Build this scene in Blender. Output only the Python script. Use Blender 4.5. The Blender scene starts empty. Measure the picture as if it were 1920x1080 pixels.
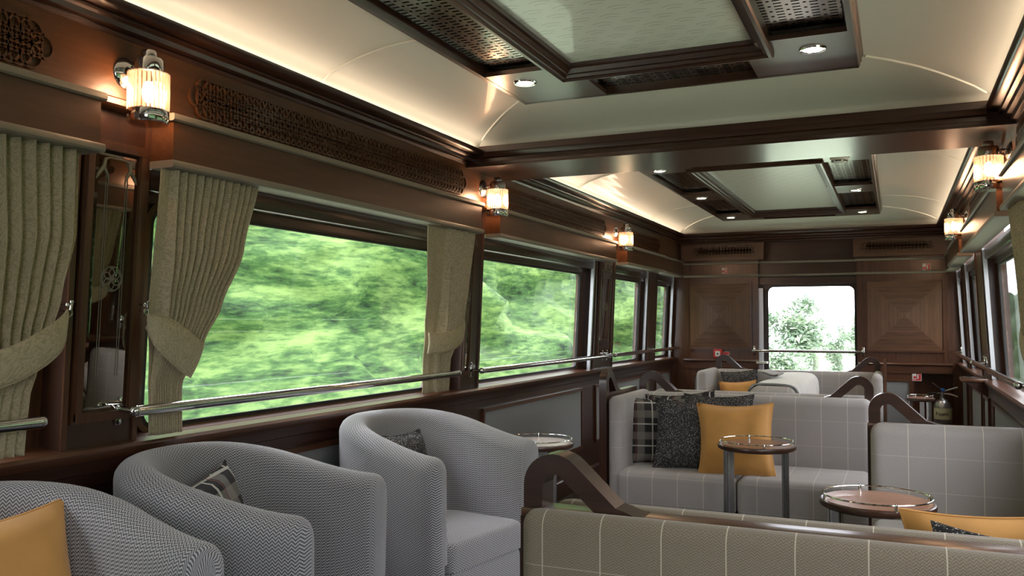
import bpy, bmesh, math, random
from mathutils import Vector, Matrix, noise
random.seed(7)
PI = math.pi
sc = bpy.context.scene
COL = sc.collection
H = 1.28            # eye height above the floor; everything below is written relative to eye level

# ------------------------------------------------------------------ materials
def nt(name):
    m = bpy.data.materials.new(name); m.use_nodes = True
    n = m.node_tree.nodes; l = m.node_tree.links
    return m, n, l, n['Principled BSDF']
def N(n, t, **k):
    x = n.new(t)
    for a, b in k.items(): setattr(x, a, b)
    return x
def math_(n, l, op, a, b=None, c=None):
    x = n.new('ShaderNodeMath'); x.operation = op
    for i, v in enumerate((a, b, c)):
        if v is None: continue
        if isinstance(v, (int, float)): x.inputs[i].default_value = v
        else: l.new(v, x.inputs[i])
    return x.outputs[0]
def ramp(n, l, fac, stops):
    r = n.new('ShaderNodeValToRGB'); e = r.color_ramp.elements
    while len(e) < len(stops): e.new(0.5)
    for i, (p, c) in enumerate(stops):
        e[i].position = p; e[i].color = (c[0], c[1], c[2], 1)
    l.new(fac, r.inputs[0]); return r.outputs[0]
def mix(n, l, fac, a, b):
    x = n.new('ShaderNodeMix'); x.data_type = 'RGBA'
    if isinstance(fac, (int, float)): x.inputs[0].default_value = fac
    else: l.new(fac, x.inputs[0])
    for i, v in ((6, a), (7, b)):
        if isinstance(v, tuple): x.inputs[i].default_value = (v[0], v[1], v[2], 1)
        else: l.new(v, x.inputs[i])
    return x.outputs[2]
def mapped(n, l, kind='Object', scale=(1, 1, 1), rot=(0, 0, 0)):
    t = n.new('ShaderNodeTexCoord'); m = n.new('ShaderNodeMapping')
    m.inputs['Scale'].default_value = scale; m.inputs['Rotation'].default_value = rot
    l.new(t.outputs[kind], m.inputs[0]); return m.outputs[0]
def noise_(n, l, vec, scale=5, detail=4, rough=.5, dist=0):
    x = n.new('ShaderNodeTexNoise'); x.inputs['Scale'].default_value = scale
    x.inputs['Detail'].default_value = detail; x.inputs['Roughness'].default_value = rough
    x.inputs['Distortion'].default_value = dist
    l.new(vec, x.inputs['Vector']); return x.outputs[0]
def bump(n, l, h, b, strength=.3, dist=.005):
    x = n.new('ShaderNodeBump'); x.inputs['Strength'].default_value = strength
    x.inputs['Distance'].default_value = dist
    l.new(h, x.inputs['Height']); l.new(x.outputs[0], b.inputs['Normal'])
def flat(name, c, rough=.5, metal=0, coat=0, spec=.5):
    m, n, l, b = nt(name)
    b.inputs['Base Color'].default_value = (c[0], c[1], c[2], 1)
    b.inputs['Roughness'].default_value = rough; b.inputs['Metallic'].default_value = metal
    b.inputs['Coat Weight'].default_value = coat; b.inputs['Specular IOR Level'].default_value = spec
    v = mapped(n, l, 'Object', (30, 30, 30)); f = noise_(n, l, v, 3, 2)
    r = math_(n, l, 'MULTIPLY_ADD', f, .1, rough - .05); l.new(r, b.inputs['Roughness'])
    return m
def wood(name, ax, c1=(.045, .017, .009), c2=(.115, .045, .021), rough=.28, coat=.25):
    m, n, l, b = nt(name)
    s = [26, 26, 26]; s['xyz'.index(ax)] = 1.6
    v = mapped(n, l, 'Object', tuple(s))
    f = noise_(n, l, v, 1.6, 7, .62, .5)
    f2 = noise_(n, l, mapped(n, l, 'Object', tuple(k * 6 for k in s)), 1, 3, .6)
    g = math_(n, l, 'MULTIPLY_ADD', f2, .25, math_(n, l, 'MULTIPLY', f, .85))
    l.new(ramp(n, l, g, [(.32, c1), (.50, tuple((p + q) / 2 for p, q in zip(c1, c2))), (.68, c2)]), b.inputs['Base Color'])
    b.inputs['Roughness'].default_value = rough; b.inputs['Coat Weight'].default_value = coat
    b.inputs['Coat Roughness'].default_value = .18
    bump(n, l, f2, b, .12, .002)
    return m
M = {}
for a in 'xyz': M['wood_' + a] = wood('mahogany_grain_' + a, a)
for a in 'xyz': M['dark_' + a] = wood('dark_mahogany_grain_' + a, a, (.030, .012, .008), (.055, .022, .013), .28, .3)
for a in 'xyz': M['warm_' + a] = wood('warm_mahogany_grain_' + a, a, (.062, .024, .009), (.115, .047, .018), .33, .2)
M['handle_wood'] = wood('handle_mahogany', 'x', (.022, .010, .007), (.045, .020, .013), .3, .3)
M['strip'] = flat('taupe_lacquered_moulding', (.26, .235, .19), .45)
M['ceil'] = flat('cream_gloss_ceiling', (.70, .67, .60), .42, 0, .12)
M['rib'] = flat('cream_rib', (.82, .79, .71), .4)
M['chrome'] = flat('polished_chrome', (.72, .72, .72), .10, 1)
M['brushed'] = flat('brushed_steel', (.55, .55, .56), .3, 1)
M['silver'] = flat('silver_track', (.62, .64, .68), .35, .6)
M['black'] = flat('black_rubber', (.012, .012, .013), .5)
M['greypanel'] = flat('grey_felt_panel', (.26, .27, .28), .85)
M['white'] = flat('white_plastic', (.75, .74, .7), .4)
M['floor'] = flat('dark_carpet', (.06, .05, .045), .95)
M['bronze'] = flat('antique_bronze', (.12, .09, .06), .3, .8)
M['polished'] = wood('polished_mahogany_panel', 'x', (.035, .015, .010), (.06, .027, .016), .28, .5)

def emit(name, c, s):
    m = bpy.data.materials.new(name); m.use_nodes = True
    n = m.node_tree.nodes; l = m.node_tree.links; n.remove(n['Principled BSDF'])
    e = n.new('ShaderNodeEmission'); e.inputs[0].default_value = (c[0], c[1], c[2], 1); e.inputs[1].default_value = s
    l.new(e.outputs[0], n['Material Output'].inputs[0]); return m
M['cove'] = emit('warm_led_strip', (1, .79, .57), 12.5)
M['lamp'] = emit('warm_bulb', (1, .74, .52), 60)
M['lens'] = emit('warm_lamp_lens', (1, .6, .38), 1.3)
M['down'] = emit('downlight_lens', (1, .9, .68), 14)

def glass():
    m = bpy.data.materials.new('window_glass'); m.use_nodes = True
    n = m.node_tree.nodes; l = m.node_tree.links; n.remove(n['Principled BSDF'])
    t = n.new('ShaderNodeBsdfTransparent'); t.inputs[0].default_value = (.95, .96, .955, 1)
    g = n.new('ShaderNodeBsdfGlossy'); g.inputs['Roughness'].default_value = .0
    lw = n.new('ShaderNodeLayerWeight'); lw.inputs[0].default_value = .5
    pw = math_(n, l, 'POWER', lw.outputs['Facing'], 5)
    fr = math_(n, l, 'MULTIPLY_ADD', pw, .9, .035)
    mx = n.new('ShaderNodeMixShader')
    l.new(fr, mx.inputs[0]); l.new(t.outputs[0], mx.inputs[1]); l.new(g.outputs[0], mx.inputs[2])
    l.new(mx.outputs[0], n['Material Output'].inputs[0]); return m
M['glass'] = glass()
def rodglass():
    m = bpy.data.materials.new('ribbed_lamp_glass'); m.use_nodes = True
    n = m.node_tree.nodes; l = m.node_tree.links; n.remove(n['Principled BSDF'])
    t = n.new('ShaderNodeBsdfTransparent'); t.inputs[0].default_value = (1, .88, .80, 1)
    g = n.new('ShaderNodeBsdfGlossy'); g.inputs['Roughness'].default_value = .12
    d = n.new('ShaderNodeBsdfTranslucent'); d.inputs[0].default_value = (1, .78, .62, 1)
    a = n.new('ShaderNodeMixShader'); a.inputs[0].default_value = .09
    l.new(t.outputs[0], a.inputs[1]); l.new(d.outputs[0], a.inputs[2])
    b = n.new('ShaderNodeMixShader'); b.inputs[0].default_value = .2
    l.new(a.outputs[0], b.inputs[1]); l.new(g.outputs[0], b.inputs[2])
    l.new(b.outputs[0], n['Material Output'].inputs[0]); return m
M['rod'] = rodglass()
M['mirror'] = flat('smoked_mirror', (.42, .40, .36), .02, 1)
M['etch'] = flat('frosted_etching', (.22, .21, .15), .6)

def herring(name, ca, cb, w=.0075, p=.0085, contrast=1.0):
    m, n, l, b = nt(name)
    t = n.new('ShaderNodeTexCoord'); s = n.new('ShaderNodeSeparateXYZ'); l.new(t.outputs['UV'], s.inputs[0])
    u, v = s.outputs[0], s.outputs[1]
    pp = math_(n, l, 'PINGPONG', u, w)
    z = math_(n, l, 'MULTIPLY', math_(n, l, 'ADD', v, math_(n, l, 'MULTIPLY', pp, 1.1)), 2 * PI / p)
    st = math_(n, l, 'MULTIPLY_ADD', math_(n, l, 'SINE', z), .9 * contrast, .5)
    nz = noise_(n, l, mapped(n, l, 'UV', (260, 260, 260)), 1, 2)
    f = math_(n, l, 'ADD', st, math_(n, l, 'MULTIPLY_ADD', nz, .8, -.4))
    x = n.new('ShaderNodeClamp'); l.new(f, x.inputs[0])
    l.new(mix(n, l, x.outputs[0], ca, cb), b.inputs['Base Color'])
    b.inputs['Roughness'].default_value = .9
    b.inputs['Sheen Weight'].default_value = .25
    bump(n, l, x.outputs[0], b, .35, .001)
    return m
M['herring'] = herring('grey_herringbone_tweed', (.08, .08, .092), (.44, .435, .45), .0085, .0095)

def windowpane(name, ca, cb, line):
    m, n, l, b = nt(name)
    t = n.new('ShaderNodeTexCoord'); s = n.new('ShaderNodeSeparateXYZ'); l.new(t.outputs['UV'], s.inputs[0])
    u, v = s.outputs[0], s.outputs[1]
    def ln(c, per, off, w):
        q = math_(n, l, 'PINGPONG', math_(n, l, 'ADD', c, off), per / 2)
        return math_(n, l, 'LESS_THAN', q, w)
    nu = ln(u, .145, .03, .0014); nv = ln(v, .15, .055, .0009)
    pp = math_(n, l, 'PINGPONG', u, .006)
    z = math_(n, l, 'MULTIPLY', math_(n, l, 'ADD', v, pp), 2 * PI / .0065)
    nz = noise_(n, l, mapped(n, l, 'UV', (300, 300, 300)), 1, 2)
    f = math_(n, l, 'MULTIPLY_ADD', math_(n, l, 'SINE', z), .35, nz)
    c = mix(n, l, f, ca, cb)
    c = mix(n, l, math_(n, l, 'MULTIPLY', nv, .55), c, line)
    c = mix(n, l, math_(n, l, 'MULTIPLY', nu, .85), c, line)
    l.new(c, b.inputs['Base Color']); b.inputs['Roughness'].default_value = .9
    b.inputs['Sheen Weight'].default_value = .2
    bump(n, l, f, b, .25, .001)
    return m
M['sofa'] = windowpane('grey_windowpane_check_wool', (.27, .25, .24), (.46, .435, .425), (.70, .66, .57))

M['sofa_warm_lit'] = windowpane('olive_windowpane_check_wool', (.135, .112, .080), (.285, .24, .175), (.56, .50, .38))  # same grey fabric, with warm light and green reflection painted into the colour
M['sofa'] = M['sofa']
def tartan():
    m, n, l, b = nt('tartan_wool')
    t = n.new('ShaderNodeTexCoord'); s = n.new('ShaderNodeSeparateXYZ'); l.new(t.outputs['UV'], s.inputs[0])
    def band(c, per, off, w):
        return math_(n, l, 'LESS_THAN', math_(n, l, 'PINGPONG', math_(n, l, 'ADD', c, off), per / 2), w)
    u, v = s.outputs[0], s.outputs[1]
    c = (.022, .021, .023)
    c = mix(n, l, math_(n, l, 'MULTIPLY', band(u, .13, .0, .022), .5), c, (.26, .24, .21))
    c = mix(n, l, math_(n, l, 'MULTIPLY', band(v, .13, .03, .022), .5), c, (.26, .24, .21))
    c = mix(n, l, math_(n, l, 'MULTIPLY', band(u, .13, .06, .004), .8), c, (.6, .58, .52))
    c = mix(n, l, math_(n, l, 'MULTIPLY', band(v, .13, .09, .004), .8), c, (.6, .58, .52))
    c = mix(n, l, math_(n, l, 'MULTIPLY', band(u, .13, .03, .003), .7), c, (.20, .06, .05))
    l.new(c, b.inputs['Base Color']); b.inputs['Roughness'].default_value = .9
    return m
M['tartan'] = tartan()
def speckle():
    m, n, l, b = nt('charcoal_sprig_print')
    v = n.new('ShaderNodeTexVoronoi'); v.inputs['Scale'].default_value = 130
    l.new(mapped(n, l, 'UV', (1, 1.5, 1)), v.inputs['Vector'])
    l.new(ramp(n, l, v.outputs['Distance'], [(0, (.5, .47, .43)), (.24, (.42, .40, .38)), (.31, (.028, .027, .03))]), b.inputs['Base Color'])
    b.inputs['Roughness'].default_value = .85; return m
M['speckle'] = speckle()
def velvet(name, c):
    m, n, l, b = nt(name)
    f = noise_(n, l, mapped(n, l, 'UV', (9, 9, 9)), 1, 4)
    l.new(mix(n, l, f, tuple(k * .8 for k in c), tuple(k * 1.2 for k in c)), b.inputs['Base Color'])
    b.inputs['Roughness'].default_value = .8; b.inputs['Sheen Weight'].default_value = .35
    bump(n, l, noise_(n, l, mapped(n, l, 'UV', (400, 400, 400)), 1, 1), b, .15, .001)
    return m
M['mustard'] = velvet('mustard_wool', (.58, .29, .075))
M['greyfab'] = velvet('plain_grey_wool', (.28, .28, .29))
M['throw'] = velvet('cream_white_throw', (.72, .71, .69))
def damask():
    m, n, l, b = nt('sage_beige_damask')
    v = mapped(n, l, 'UV', (14, 9, 1)); f = noise_(n, l, v, 1.4, 3, .5, 3.2)
    g = math_(n, l, 'PINGPONG', math_(n, l, 'MULTIPLY', f, 6), .5)
    nz = noise_(n, l, mapped(n, l, 'UV', (420, 420, 420)), 1, 2)
    h = math_(n, l, 'MULTIPLY_ADD', nz, .5, math_(n, l, 'MULTIPLY', g, 1.1))
    l.new(ramp(n, l, h, [(.25, (.42, .36, .235)), (.65, (.60, .52, .36))]), b.inputs['Base Color'])
    b.inputs['Roughness'].default_value = .8; bump(n, l, h, b, .3, .001); return m
M['damask'] = damask()

def perf(name, style):
    m, n, l, b = nt(name)
    t = n.new('ShaderNodeTexCoord'); s = n.new('ShaderNodeSeparateXYZ'); l.new(t.outputs['UV'], s.inputs[0])
    u, v = s.outputs[0], s.outputs[1]
    P_ = .018
    def box_(cu, cv, wu, wv, pu, pv):
        a = math_(n, l, 'LESS_THAN', math_(n, l, 'PINGPONG', math_(n, l, 'ADD', u, cu), pu / 2), wu)
        c = math_(n, l, 'LESS_THAN', math_(n, l, 'PINGPONG', math_(n, l, 'ADD', v, cv), pv / 2), wv)
        return math_(n, l, 'MULTIPLY', a, c)
    def dot(cu, cv, r, pu, pv):
        a = math_(n, l, 'PINGPONG', math_(n, l, 'ADD', u, cu), pu / 2)
        c = math_(n, l, 'PINGPONG', math_(n, l, 'ADD', v, cv), pv / 2)
        d = math_(n, l, 'ADD', math_(n, l, 'MULTIPLY', a, a), math_(n, l, 'MULTIPLY', c, c))
        return math_(n, l, 'LESS_THAN', d, r * r)
    a = box_(0, 0, .013, .0048, .056, .028)
    c = dot(.028, 0, .0062, .056, .05)
    h = math_(n, l, 'MAXIMUM', a, c)
    l.new(mix(n, l, h, (.50, .47, .44), (.004, .004, .004)), b.inputs['Base Color'])
    l.new(math_(n, l, 'SUBTRACT', 1, h), b.inputs['Metallic'])
    l.new(math_(n, l, 'MULTIPLY_ADD', h, .6, .13), b.inputs['Roughness'])
    l.new(math_(n, l, 'MULTIPLY_ADD', h, -.5, .5), b.inputs['Specular IOR Level'])
    return m
M['perf'] = perf('perforated_metal_grille', 0)
def embossed():
    m, n, l, b = nt('embossed_cream_panel')
    t = n.new('ShaderNodeTexCoord'); s = n.new('ShaderNodeSeparateXYZ'); l.new(t.outputs['UV'], s.inputs[0])
    u, v = s.outputs[0], s.outputs[1]
    row = math_(n, l, 'FLOOR', math_(n, l, 'DIVIDE', v, .07))
    uu = math_(n, l, 'ADD', u, math_(n, l, 'MULTIPLY', row, .05))
    a = math_(n, l, 'PINGPONG', uu, .055)
    cv = math_(n, l, 'MODULO', math_(n, l, 'ADD', v, 40.04), .07)
    curve = math_(n, l, 'MULTIPLY_ADD', math_(n, l, 'MULTIPLY', a, a), 9, .012)
    d = math_(n, l, 'ABSOLUTE', math_(n, l, 'SUBTRACT', cv, curve))
    h = math_(n, l, 'MULTIPLY', math_(n, l, 'LESS_THAN', d, .004), math_(n, l, 'LESS_THAN', a, .038))
    d2 = math_(n, l, 'ABSOLUTE', math_(n, l, 'SUBTRACT', cv, math_(n, l, 'MULTIPLY_ADD', curve, .5, .034)))
    h2 = math_(n, l, 'MULTIPLY', math_(n, l, 'LESS_THAN', d2, .004), math_(n, l, 'LESS_THAN', a, .024))
    hh = math_(n, l, 'MAXIMUM', h, h2)
    l.new(mix(n, l, hh, (.74, .73, .66), (.56, .55, .48)), b.inputs['Base Color'])
    b.inputs['Roughness'].default_value = .3; b.inputs['Coat Weight'].default_value = .3
    bump(n, l, hh, b, .8, .004); return m
M['emboss'] = embossed()
def diamond():
    m, n, l, b = nt('quartered_mahogany_veneer')
    t = n.new('ShaderNodeTexCoord'); s = n.new('ShaderNodeSeparateXYZ'); l.new(t.outputs['UV'], s.inputs[0])
    au = math_(n, l, 'ABSOLUTE', s.outputs[0]); av = math_(n, l, 'ABSOLUTE', s.outputs[1])
    side = math_(n, l, 'GREATER_THAN', au, av)
    r = math_(n, l, 'MAXIMUM', au, av)
    k = math_(n, l, 'ADD', math_(n, l, 'MULTIPLY', r, 55), math_(n, l, 'MULTIPLY', side, 7.3))
    cmb = n.new('ShaderNodeCombineXYZ'); l.new(k, cmb.inputs[0])
    l.new(math_(n, l, 'MULTIPLY', math_(n, l, 'MINIMUM', au, av), 3), cmb.inputs[1])
    f = noise_(n, l, cmb.outputs[0], 1, 4)
    gr = math_(n, l, 'LESS_THAN', math_(n, l, 'PINGPONG', r, .0175), .0012)
    c = ramp(n, l, f, [(.3, (.07, .028, .012)), (.7, (.17, .078, .036))])
    c = mix(n, l, math_(n, l, 'MULTIPLY', side, .25), c, (.24, .12, .06))
    c = mix(n, l, math_(n, l, 'MULTIPLY', gr, .7), c, (.03, .012, .006))
    l.new(c, b.inputs['Base Color']); b.inputs['Roughness'].default_value = .35
    b.inputs['Anisotropic'].default_value = .5
    bump(n, l, gr, b, -.4, .002); return m
M['diamond'] = diamond()
def tabletop():
    m, n, l, b = nt('slatted_mahogany_tabletop')
    t = n.new('ShaderNodeTexCoord'); s = n.new('ShaderNodeSeparateXYZ'); l.new(t.outputs['Object'], s.inputs[0])
    y = s.outputs[1]
    gr = math_(n, l, 'LESS_THAN', math_(n, l, 'PINGPONG', y, .016), .0016)
    f = noise_(n, l, mapped(n, l, 'Object', (4, 60, 4)), 1, 4)
    c = ramp(n, l, f, [(.3, (.17, .065, .035)), (.7, (.32, .15, .09))])
    c = mix(n, l, gr, c, (.62, .50, .40))  # light catching the grooves is painted as pale lines
    l.new(c, b.inputs['Base Color']); b.inputs['Roughness'].default_value = .3
    b.inputs['Coat Weight'].default_value = .25
    return m
M['tabletop'] = tabletop()
def leaves(name, dark, mid, light, sc_=(1.1, .30, 2.0), k=1.0):
    m, n, l, b = nt(name)
    f = noise_(n, l, mapped(n, l, 'Object', sc_), 1.1 * k, 8, .68, .6)
    g = noise_(n, l, mapped(n, l, 'Object', tuple(q * 5 for q in sc_)), 1.3 * k, 6, .7)
    h = math_(n, l, 'MULTIPLY_ADD', g, .55, math_(n, l, 'MULTIPLY', f, .62))
    l.new(ramp(n, l, h, [(.45, dark), (.56, mid), (.67, light), (.80, tuple(min(1, q * 1.6) for q in light))]), b.inputs['Base Color'])
    b.inputs['Roughness'].default_value = .7; b.inputs['Specular IOR Level'].default_value = .2
    return m
M['leaf'] = leaves('roadside_leaves', (.005, .017, .008), (.045, .108, .028), (.145, .235, .07))
M['leaf_r'] = leaves('darker_leaves', (.008, .025, .01), (.03, .07, .022), (.07, .13, .045), (.7, .7, .7))
M['leaf_washed'] = leaves('haze_washed_far_leaves', (.24, .34, .27), (.38, .48, .38), (.52, .60, .46), (.8, .8, .8), 1.2)  # haze and overexposed daylight painted into the leaf colour
M['bark'] = flat('haze_washed_bark', (.35, .38, .32), .9)  # trunk lightened to carry the same painted haze
M['grass'] = leaves('haze_washed_grass', (.3, .42, .25), (.5, .6, .42), (.65, .7, .55), (.4, .4, .4))  # ground colour whitened for painted glare

# ------------------------------------------------------------------ geometry helper
class G:
    def __init__(s): s.V = []; s.F = []; s.U = None
    def add(s, V, F):
        k = len(s.V); s.V += [tuple(v) for v in V]; s.F += [tuple(i + k for i in f) for f in F]; return s
    def box(s, x0, x1, y0, y1, z0, z1):
        V = [(x, y, z) for x in (x0, x1) for y in (y0, y1) for z in (z0, z1)]
        return s.add(V, [(0, 1, 3, 2), (4, 6, 7, 5), (0, 4, 5, 1), (2, 3, 7, 6), (0, 2, 6, 4), (1, 5, 7, 3)])
    def prism(s, pts, axis, a0, a1):
        n = len(pts); V = []
        for a in (a0, a1):
            for p, q in pts:
                V.append((a, p, q) if axis == 'x' else (p, a, q) if axis == 'y' else (p, q, a))
        F = [tuple(range(n)), tuple(range(2 * n - 1, n - 1, -1))]
        F += [(i, (i + 1) % n, n + (i + 1) % n, n + i) for i in range(n)]
        return s.add(V, F)
    def tube(s, pts, r, n=10, closed=False, cap=True):
        pts = [Vector(p) for p in pts]; m = len(pts); V = []; F = []
        up = None
        for i, p in enumerate(pts):
            if closed: d = pts[(i + 1) % m] - pts[i - 1]
            else: d = pts[min(i + 1, m - 1)] - pts[max(i - 1, 0)]
            d.normalize()
            if up is None:
                up = Vector((0, 0, 1)) if abs(d.z) < .9 else Vector((1, 0, 0))
            a = d.cross(up).normalized(); b = a.cross(d).normalized(); up = b
            rr = r[i] if isinstance(r, (list, tuple)) else r
            for k in range(n):
                t = 2 * PI * k / n; V.append(p + a * math.cos(t) * rr + b * math.sin(t) * rr)
        for i in range(m if closed else m - 1):
            j = (i + 1) % m
            for k in range(n):
                F.append((i * n + k, i * n + (k + 1) % n, j * n + (k + 1) % n, j * n + k))
        if not closed and cap: F += [tuple(range(n)), tuple((m - 1) * n + k for k in range(n - 1, -1, -1))]
        return s.add(V, F)
    def lathe(s, prof, c=(0, 0, 0), axis='z', n=28):
        V = []; F = []; m = len(prof)
        for r, h in prof:
            for k in range(n):
                t = 2 * PI * k / n; a, b = r * math.cos(t), r * math.sin(t)
                V.append((c[0] + a, c[1] + b, c[2] + h) if axis == 'z' else (c[0] + h, c[1] + a, c[2] + b) if axis == 'x' else (c[0] + a, c[1] + h, c[2] + b))
        for i in range(m - 1):
            for k in range(n):
                F.append((i * n + k, i * n + (k + 1) % n, (i + 1) * n + (k + 1) % n, (i + 1) * n + k))
        if prof[0][0] > 1e-6: F.append(tuple(range(n)))
        if prof[-1][0] > 1e-6: F.append(tuple((m - 1) * n + k for k in range(n)))
        return s.add(V, F)
    def rbox(s, x0, x1, y0, y1, z0, z1, r=.03, seg=4):
        bm = bmesh.new(); bmesh.ops.create_cube(bm, size=1)
        for v in bm.verts: v.co = Vector(((x0 + x1) / 2 + v.co.x * (x1 - x0), (y0 + y1) / 2 + v.co.y * (y1 - y0), (z0 + z1) / 2 + v.co.z * (z1 - z0)))
        r = min(r, .49 * min(x1 - x0, y1 - y0, z1 - z0))
        bmesh.ops.bevel(bm, geom=list(bm.edges), offset=r, segments=seg, profile=.5, affect='EDGES')
        bm.verts.index_update()
        s.add([v.co[:] for v in bm.verts], [tuple(v.index for v in f.verts) for f in bm.faces]); bm.free(); return s
    def plate(s, y0, y1, z0, z1, h, r, u0, u1, k=6, outer_r=None):
        """plate in the (y,z) plane, u0..u1 thick, with a rounded-corner hole h=(y0,y1,z0,z1)"""
        inn = []; out = []
        for cy, cz, a0 in ((h[1] - r, h[3] - r, 0), (h[0] + r, h[3] - r, 90), (h[0] + r, h[2] + r, 180), (h[1] - r, h[2] + r, 270)):
            for i in range(k + 1):
                a = math.radians(a0 + 90 * i / k); ca, sa = math.cos(a), math.sin(a)
                inn.append((cy + r * ca, cz + r * sa))
                t = 1e9
                if ca > 1e-6: t = min(t, (y1 - cy) / ca)
                if ca < -1e-6: t = min(t, (y0 - cy) / ca)
                if sa > 1e-6: t = min(t, (z1 - cz) / sa)
                if sa < -1e-6: t = min(t, (z0 - cz) / sa)
                if outer_r: t = r + outer_r
                out.append((cy + t * ca, cz + t * sa))
            if not outer_r:   # true corner
                inn.append(inn[-1]) if False else None
        n = len(inn); V = []
        for u in (u0, u1):
            V += [(u, p, q) for p, q in inn] + [(u, p, q) for p, q in out]
        F = []
        for i in range(n):
            j = (i + 1) % n
            F += [(i, j, n + j, n + i), (2 * n + i, 3 * n + i, 3 * n + j, 2 * n + j), (i, 2 * n + i, 2 * n + j, j), (n + i, n + j, 3 * n + j, 3 * n + i)]
        return s.add(V, F)
    def xf(s, fn): s.V = [tuple(fn(*v)) for v in s.V]; return s
    def build(s, name, mat, parent=None, local=False, ang=40, uv=True, label=None, kind=None, cat=None, group=None):
        me = bpy.data.meshes.new(name)
        off = Vector((0, 0, 0))
        if parent and not local: 
            p = parent
            while p: off += p.location; p = p.parent
        V = [tuple(Vector(v) - off) for v in s.V]
        me.from_pydata(V, [], s.F); me.update()
        bm = bmesh.new(); bm.from_mesh(me)
        bmesh.ops.recalc_face_normals(bm, faces=bm.faces)
        L = bm.loops.layers.uv.new('UVMap')
        for f in bm.faces:
            nn = f.normal; ax = max(range(3), key=lambda i: abs(nn[i]))
            for lp in f.loops:
                if s.U is not None: lp[L].uv = s.U[lp.vert.index]
                else:
                    c = lp.vert.co; lp[L].uv = (c.y, c.z) if ax == 0 else (c.x, c.z) if ax == 1 else (c.x, c.y)
            f.smooth = True
        bm.to_mesh(me); bm.free()
        try: me.set_sharp_from_angle(angle=math.radians(ang))
        except Exception: pass
        me.materials.append(M[mat] if isinstance(mat, str) else mat)
        o = bpy.data.objects.new(name, me); COL.objects.link(o)
        if parent: o.parent = parent
        if label: o['label'] = label
        if kind: o['kind'] = kind
        if cat: o['category'] = cat
        if group: o['group'] = group
        return o
def thing(name, loc, label, cat, group=None, kind=None):
    o = bpy.data.objects.new(name, None); COL.objects.link(o); o.location = loc; o.empty_display_size = .1
    if label: o['label'] = label
    if cat: o['category'] = cat
    if group: o['group'] = group
    if kind: o['kind'] = kind
    return o
def struct(name, g, mat, parent=None, **k):
    return g.build(name, mat, parent, kind=None if parent else 'structure', **k)
def copy_tree(o, parent=None, loc=None, rot=None, label=None):
    c = o.copy(); COL.objects.link(c); c.parent = parent
    if loc is not None: c.location = loc
    if rot is not None: c.rotation_euler = (0, 0, rot)
    if label: c['label'] = label
    for ch in o.children: copy_tree(ch, c)
    return c

# wall coordinates (u inward from the pillar plane, y along the car, z up); walls lean in above the sill
def W(side):
    def f(u, y, z):
        t = .05 * (.5 - max(-.42, min(.5, z)))
        return (-2.2 + u - t, y, z) if side == 'L' else (.535 - u + t, y, z)
    return f
SIDES = {'L': 'left', 'R': 'right'}
YB = -3.0; YE = 9.4       # rear wall / end wall with the window
PILL = [(-.70, -.42), (1.765, 2.04), (4.28, 4.52), (6.60, 7.12), (8.24, 8.56)]
WIN = [(-2.75, -.70, -2.65, -.82), (-.42, 1.765, -.30, 1.66), (2.04, 4.28, 2.13, 4.08), (4.52, 6.60, 4.60, 6.46), (7.12, 8.24, 7.2, 8.08), (8.56, YE, 8.62, 9.2)]
PELM = [(-2.75, -.70), (-.42, 1.765), (2.04, 4.28), (4.52, 6.80), (7.12, 8.45)]

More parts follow.
